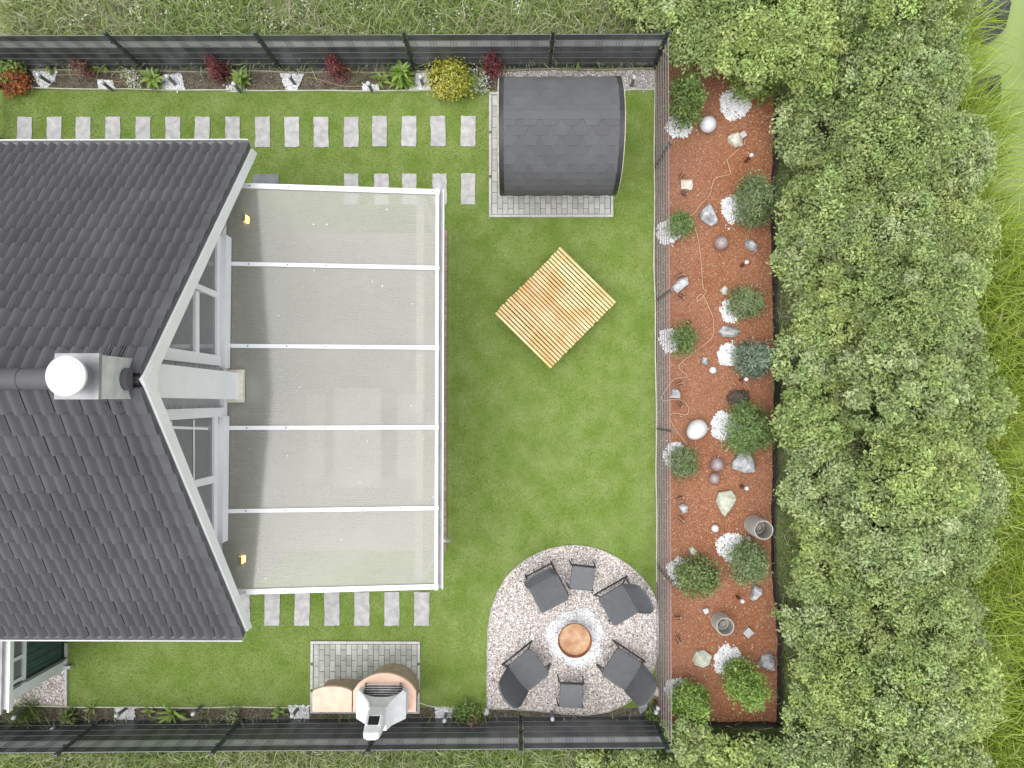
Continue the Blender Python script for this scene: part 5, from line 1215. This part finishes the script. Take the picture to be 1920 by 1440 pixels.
# ------------------------------------------------------------------ hedge of single shrubs
HC = {'grey': ([(.30, .38, .145), (.345, .425, .175), (.25, .325, .115), (.395, .465, .22)], 'dusty grey green'), 'lime': ([(.35, .44, .135), (.40, .485, .165), (.295, .38, .105)], 'light yellow green'), 'mid': ([(.295, .38, .125), (.34, .42, .15), (.245, .325, .10)], 'fresh green')}
LAND = [(-60, 'the upper meadow'), (40, 'the top fence'), (130, 'the barberries'), (200, 'the upper sauna roof'), (261, 'the pale beige rock'), (346, 'the cream rock'), (402, 'the large grey rock'), (455, 'the single violet ball'), (544, 'the ochre rock'), (622, 'the flat bluish rock'), (666, 'the blue spruce'), (749, 'the dark stump'), (806, 'the egg lamp'), (866, 'the violet ball pair'), (942, 'the greenish rock'), (994, 'the large lantern'), (1055, 'the dusty round conifer'), (1111, 'the triangular rock'), (1175, 'the smaller lantern'), (1236, 'the yellowish rock'), (1300, 'the column conifer'), (1345, 'the grill chimney'), (1400, 'the bottom fence'), (1470, 'the lower meadow')]
TAKEN = set()
def hedge(x, y, r, h, tone, zone, dens=1.0, leaf=.064, label=None):
    cols_, word = HC[tone]
    if not label:
        v = CQ.inverted() @ (Vector((x, y, h * .7)) - Vector((0, 0, H))); py = 720 - F_PX * v.y / -v.z
        k_ = min((a for a in LAND if (zone, a[1]) not in TAKEN), key=lambda a: abs(a[0] - py)); TAKEN.add((zone, k_[1]))
        label = f'{word} hedge shrub {zone}, level with {k_[1]}'
        if len(label.split()) > 16: label = f'{word} shrub {zone}, level with {k_[1]}'
    e = empty('hedge_shrub', (x, y, -.03)); tag(e, label, 'shrub', 'shrubs of the dense hedge')
    r *= 1.08; nl = int(82 * r * r / .6 * dens) + 14; per = 100
    a = rng.uniform(0, 6.283, nl); rad = np.sqrt(rng.uniform(.0, 1.0, nl)); lr = rng.uniform(.09, .21, nl) * (.75 + .3 * r)
    c = np.column_stack([rad * r * .92 * np.cos(a), rad * r * .92 * np.sin(a), h * (1 - .27 * rad ** 2.4) - lr * 1.2 + rng.normal(0, .05, nl) * h - (rng.uniform(0, 1, nl) < .18) * rng.uniform(.08, .36, nl)])
    i = np.repeat(np.arange(nl), per); n = len(i)
    d = rng.normal(0, 1, (n, 3)); d[:, 2] = np.abs(d[:, 2]) - .15; d /= np.linalg.norm(d, axis=1, keepdims=True)
    shell = rng.uniform(.25, 1.0, n) ** .45 * (1 + .22 * np.sin(d[:, 0] * 7 + i) * np.sin(d[:, 1] * 7 + 2 * i))
    pos = c[i] + d * (lr[i] * shell)[:, None] * np.array([[1, 1, 1.5]]) + rng.normal(0, .018, (n, 3)); pos[:, 2] = np.maximum(pos[:, 2], .03)
    nr = d * .55 + np.array([[0, 0, .5]]) + rng.normal(0, .42, (n, 3))
    alt = HC[random.choice(['grey', 'mid', 'lime'])][0]; ck = palette(nl, cols_, None, .12); mixin = rng.uniform(0, 1, nl) < .25; ck[mixin] = palette(int(mixin.sum()), alt, None, .13) if mixin.any() else ck[mixin]
    cc = np.clip(ck[i] * (1 + rng.normal(0, .14, (n, 1))), .004, .9)
    scatter('foliage', LEAF_V, LEAF_F, pos, basis(nr, rng.uniform(0, 6.28, n)), leaf * random.uniform(.85, 1.2) * rng.uniform(.6, 1.3, n), cc, m_leaf, e)
    stems(e, h * .9, .03, 7, r * .7); return e
tones = ['grey', 'mid', 'grey', 'lime', 'grey', 'mid']
for i in range(13):                           # inner row beside the bed
    y = 5.6 - i * 1.0; hedge(5.28 + random.uniform(-.12, .12), y + random.uniform(-.2, .2), .74, random.uniform(1.1, 1.7), tones[(i * 5 + 1) % 6], 'nearest the mulch bed')
for i in range(11):                           # middle
    y = 6.6 - i * 1.25; hedge(6.25 + random.uniform(-.15, .15), y + random.uniform(-.25, .25), .92, random.uniform(1.9, 2.7), tones[(i * 5 + 3) % 6], 'in the tall middle row')
for i in range(11):                           # outer row at the pond
    y = 6.4 - i * 1.25
    if y > 4.6: continue
    hedge(7.05 + random.uniform(-.15, .2), y + random.uniform(-.3, .3), .80, random.uniform(1.3, 2.1), tones[(i * 5 + 0) % 6], 'next to the reeds')
for x, y, r, h, t, lb in ((2.75, 6.85, .62, 1.3, 'mid', 'fresh green shrub just right of the top fence corner'), (3.3, 6.35, .62, 1.35, 'mid', 'fresh green shrub overhanging the upper left end of the mulch bed'), (4.0, 6.1, .66, 1.6, 'lime', 'yellow green shrub overhanging the middle of the bed top'), (4.75, 6.0, .72, 1.9, 'lime', 'yellow green shrub at the upper end of the black liner'), (3.7, 7.0, .7, 1.7, 'mid', 'fresh green shrub at the top photo edge above the bed'), (4.6, 7.1, .8, 2.0, 'lime', 'big yellow green shrub at the top photo edge above the liner'), (5.5, 6.9, .8, 2.1, 'mid', 'big green shrub at the top edge right of the liner'), (2.2, 7.3, .45, .9, 'mid', 'low green shrub at the top edge where the meadow meets the hedge')):
    hedge(x, y, r, h, t, '', label=lb)
for x, y, r, h, t, lb in ((2.95, -5.75, .38, .9, 'mid', 'small green shrub at the bottom fence corner'), (3.6, -6.15, .55, 1.1, 'lime', 'yellow green shrub below the lower left end of the mulch bed'), (4.35, -6.2, .6, 1.2, 'mid', 'fresh green shrub below the column conifer'), (5.1, -6.1, .7, 1.5, 'grey', 'grey green shrub at the lower end of the black liner'), (2.2, -6.25, .45, .9, 'mid', 'green shrub behind the right end of the bottom fence'), (1.5, -6.45, .42, .75, 'lime', 'low yellow green shrub behind the bottom fence below the chairs')):
    hedge(x, y, r, h, t, '', label=lb)

# ------------------------------------------------------------------ meadow, reeds, pond liner
MEAD = [(.33, .42, .15), (.39, .47, .20), (.27, .37, .10), (.46, .50, .29), (.20, .29, .07)]
def meadow(x0, x1, y0, y1, dens, label, h=.40, cols=MEAD, w=.020, lean=.7, z=-.03, bend=.85):
    q = rng.uniform((x0, y0), (x1, y1), (int((x1 - x0) * (y1 - y0) * dens), 2))
    den = .5 + .5 * np.sin(q[:, 0] * 1.7 + 2 * np.sin(q[:, 1] * 1.9)) * np.sin(q[:, 1] * 2.3 + q[:, 0] * .6)
    q = q[rng.uniform(0, 1, len(q)) < .45 + .55 * den]
    n = len(q); pos = np.column_stack([q, np.full(n, z)]); nr = np.column_stack([rng.normal(0, lean, (n, 2)), np.ones(n)]); tv, tf = blade_t(w, bend)
    wts = np.clip(.5 + .5 * np.sin(q[:, 0] * 1.3 + 1.5 * np.sin(q[:, 0] * .7 + q[:, 1] * 2.2)), 0, 1)
    ca = palette(n, cols, None, .17); dry = palette(n, [(.50, .48, .34), (.42, .42, .26), (.56, .53, .40)], None, .12)
    pick = rng.uniform(0, 1, n) < .06 + .34 * wts ** 3; ca[pick] = dry[pick]
    return tag(scatter('meadow_grass', tv, tf, pos, basis(nr, rng.uniform(0, 6.28, n)), h * rng.uniform(.5, 1.25, n), ca, m_blade), label, 'grass', kind='stuff')
yt, ybm = yN_r.y + .16, sA.y - .20
meadow(-9.5, 2.9, yt, yt + 2.2, 1500, 'tall uncut meadow grass beyond the top fence')
meadow(-9.5, 3.2, ybm - 2.0, ybm, 1500, 'tall uncut meadow grass beyond the bottom fence')
meadow(P(1462, 700).x, P(1462, 700).x + .62, -6.3, 5.6, 1500, 'wild grass strip between the black liner and the hedge', h=.26)
meadow(P(1260, 700).x, P(1455, 700).x, P(1, 1400).y - .9, P(1, 1359).y, 900, 'wild grass below the end of the mulch bed', h=.28, cols=GREEN)
meadow(-9, 2.4, P(1, 134).y, P(1, 126).y, 500, 'sparse grass along the foot of the top fence', h=.12, z=0)
meadow(-9, 2.4, P(1, 1360).y, P(1, 1351).y, 700, 'sparse grass along the foot of the bottom fence', h=.12, z=0)
# white meadow flowers
fl = []
for cx, cy in ((165, 12), (150, 35), (255, 30), (405, 5), (490, 22), (500, 30), (520, 38), (415, 52), (870, 12), (800, 25), (970, 10), (660, 10), (815, 52), (300, 10), (560, 10)):
    c = P(cx, cy, .3); fl.append(rng.normal(0, .10, (11, 2)) + np.array([[c.x, c.y]]))
q = np.concatenate(fl); q = q[q[:, 1] > yt + .06]; n = len(q)
pos = np.column_stack([q, rng.uniform(.16, .32, n)])
tag(scatter('meadow_flowers', PEB_V, PEB_F, pos, basis(np.column_stack([rng.normal(0, .3, (n, 2)), np.ones(n)]), rng.uniform(0, 6, n)), rng.uniform(.016, .034, n), palette(n, [(.80, .80, .76)], None, .06), m_attr), 'tiny white flowers in the meadow beyond the top fence', 'flowers', kind='stuff')
REED = [(.31, .42, .065), (.38, .48, .09), (.24, .34, .045), (.50, .56, .21), (.17, .25, .035)]
q = np.column_stack([rng.uniform(6.9, 10.4, 105000), rng.uniform(-7.5, 7.5, 105000)])
sh = np.array([shore(y) for y in q[:, 1]]); dd_ = q[:, 0] - sh
den = np.clip(1.15 - np.abs(dd_ - .45) * .36, .0, 1) * (.50 + .50 * np.sin(q[:, 1] * 1.4 + 1.0) ** 2)
lc_ = P(1846, 45, -.2); hole = 1.6 * np.exp(-((q[:, 0] - lc_.x) ** 2 / .45 + (q[:, 1] - lc_.y) ** 2 / .8)) + 1.3 * np.exp(-((q[:, 0] - 8.75) ** 2 / .7 + (q[:, 1] - 6.3) ** 2 / 3.0)) + np.exp(-((q[:, 0] - 8.5) ** 2 / .4 + (q[:, 1] + 4.6) ** 2 / .5)) + .8 * np.exp(-((q[:, 0] - 9.1) ** 2 / .3 + (q[:, 1] + .9) ** 2 / .8)) + np.exp(-((q[:, 0] - 8.9) ** 2 / .4 + (q[:, 1] - 3.6) ** 2 / 1.2))
q = q[rng.uniform(0, 1, len(q)) < np.clip(den - hole, 0, 1)]
n = len(q); pos = np.column_stack([q, np.full(n, -.34)]); nr = np.column_stack([rng.normal(.22, .30, n), rng.normal(0, .32, n), np.ones(n)])
tv, tf = blade_t(.0085, .6)
tag(scatter('reeds', tv, tf, pos, basis(nr, rng.uniform(0, 6.28, n)), rng.uniform(.7, 1.5, n), palette(n, REED, [.3, .27, .18, .12, .13], .15), m_blade), 'tall bright green reeds along the pond edge', 'reeds', kind='stuff')
# crumpled black liner sheet lying at the pond edge
def sheet_fold(pts, label, z):
    poly = [P(*p, z) for p in pts]; c = sum(poly, Vector()) / len(poly); b = MB(); n_ = 90; ring_ = []
    per = [poly[int(k / n_ * len(poly))].lerp(poly[(int(k / n_ * len(poly)) + 1) % len(poly)], (k / n_ * len(poly)) % 1) for k in range(n_)]
    vs = [Vector((c.x, c.y, z + .18))]
    for j in range(1, 7):
        for k, p in enumerate(per):
            v = c.lerp(p, j / 6); v.z = z + .18 * (1 - j / 6) ** 1.5 + .030 * math.sin(k * 1.9 + j * .3) * (.4 + .6 * math.sin(k * .37)) * (j / 6) ** .5; vs.append(v)
    fs = [(0, 1 + k, 1 + (k + 1) % n_) for k in range(n_)] + [(1 + (j - 1) * n_ + k, 1 + j * n_ + k, 1 + j * n_ + (k + 1) % n_, 1 + (j - 1) * n_ + (k + 1) % n_) for j in range(1, 6) for k in range(n_)]
    b.add(vs, fs); return tag(b.build('pond_liner', mat('pond_liner', (.045, .045, .050), .45, var=.15, scale=5), smooth=True), label, 'pond liner')
sheet_fold([(1795, -40), (1900, -40), (1894, 20), (1884, 55), (1850, 85), (1826, 62), (1806, 30)], 'crumpled black pond liner at the top right corner', -.20)
sheet_fold([(1832, 150), (1876, 140), (1878, 196), (1850, 190), (1836, 178)], 'dark patch of pond liner below the large one', -.22)
for o in list(bpy.data.objects):
    if o.parent is None and o.type == 'EMPTY' and not o.get('label') and not o.get('kind'): print('untagged', o.name)
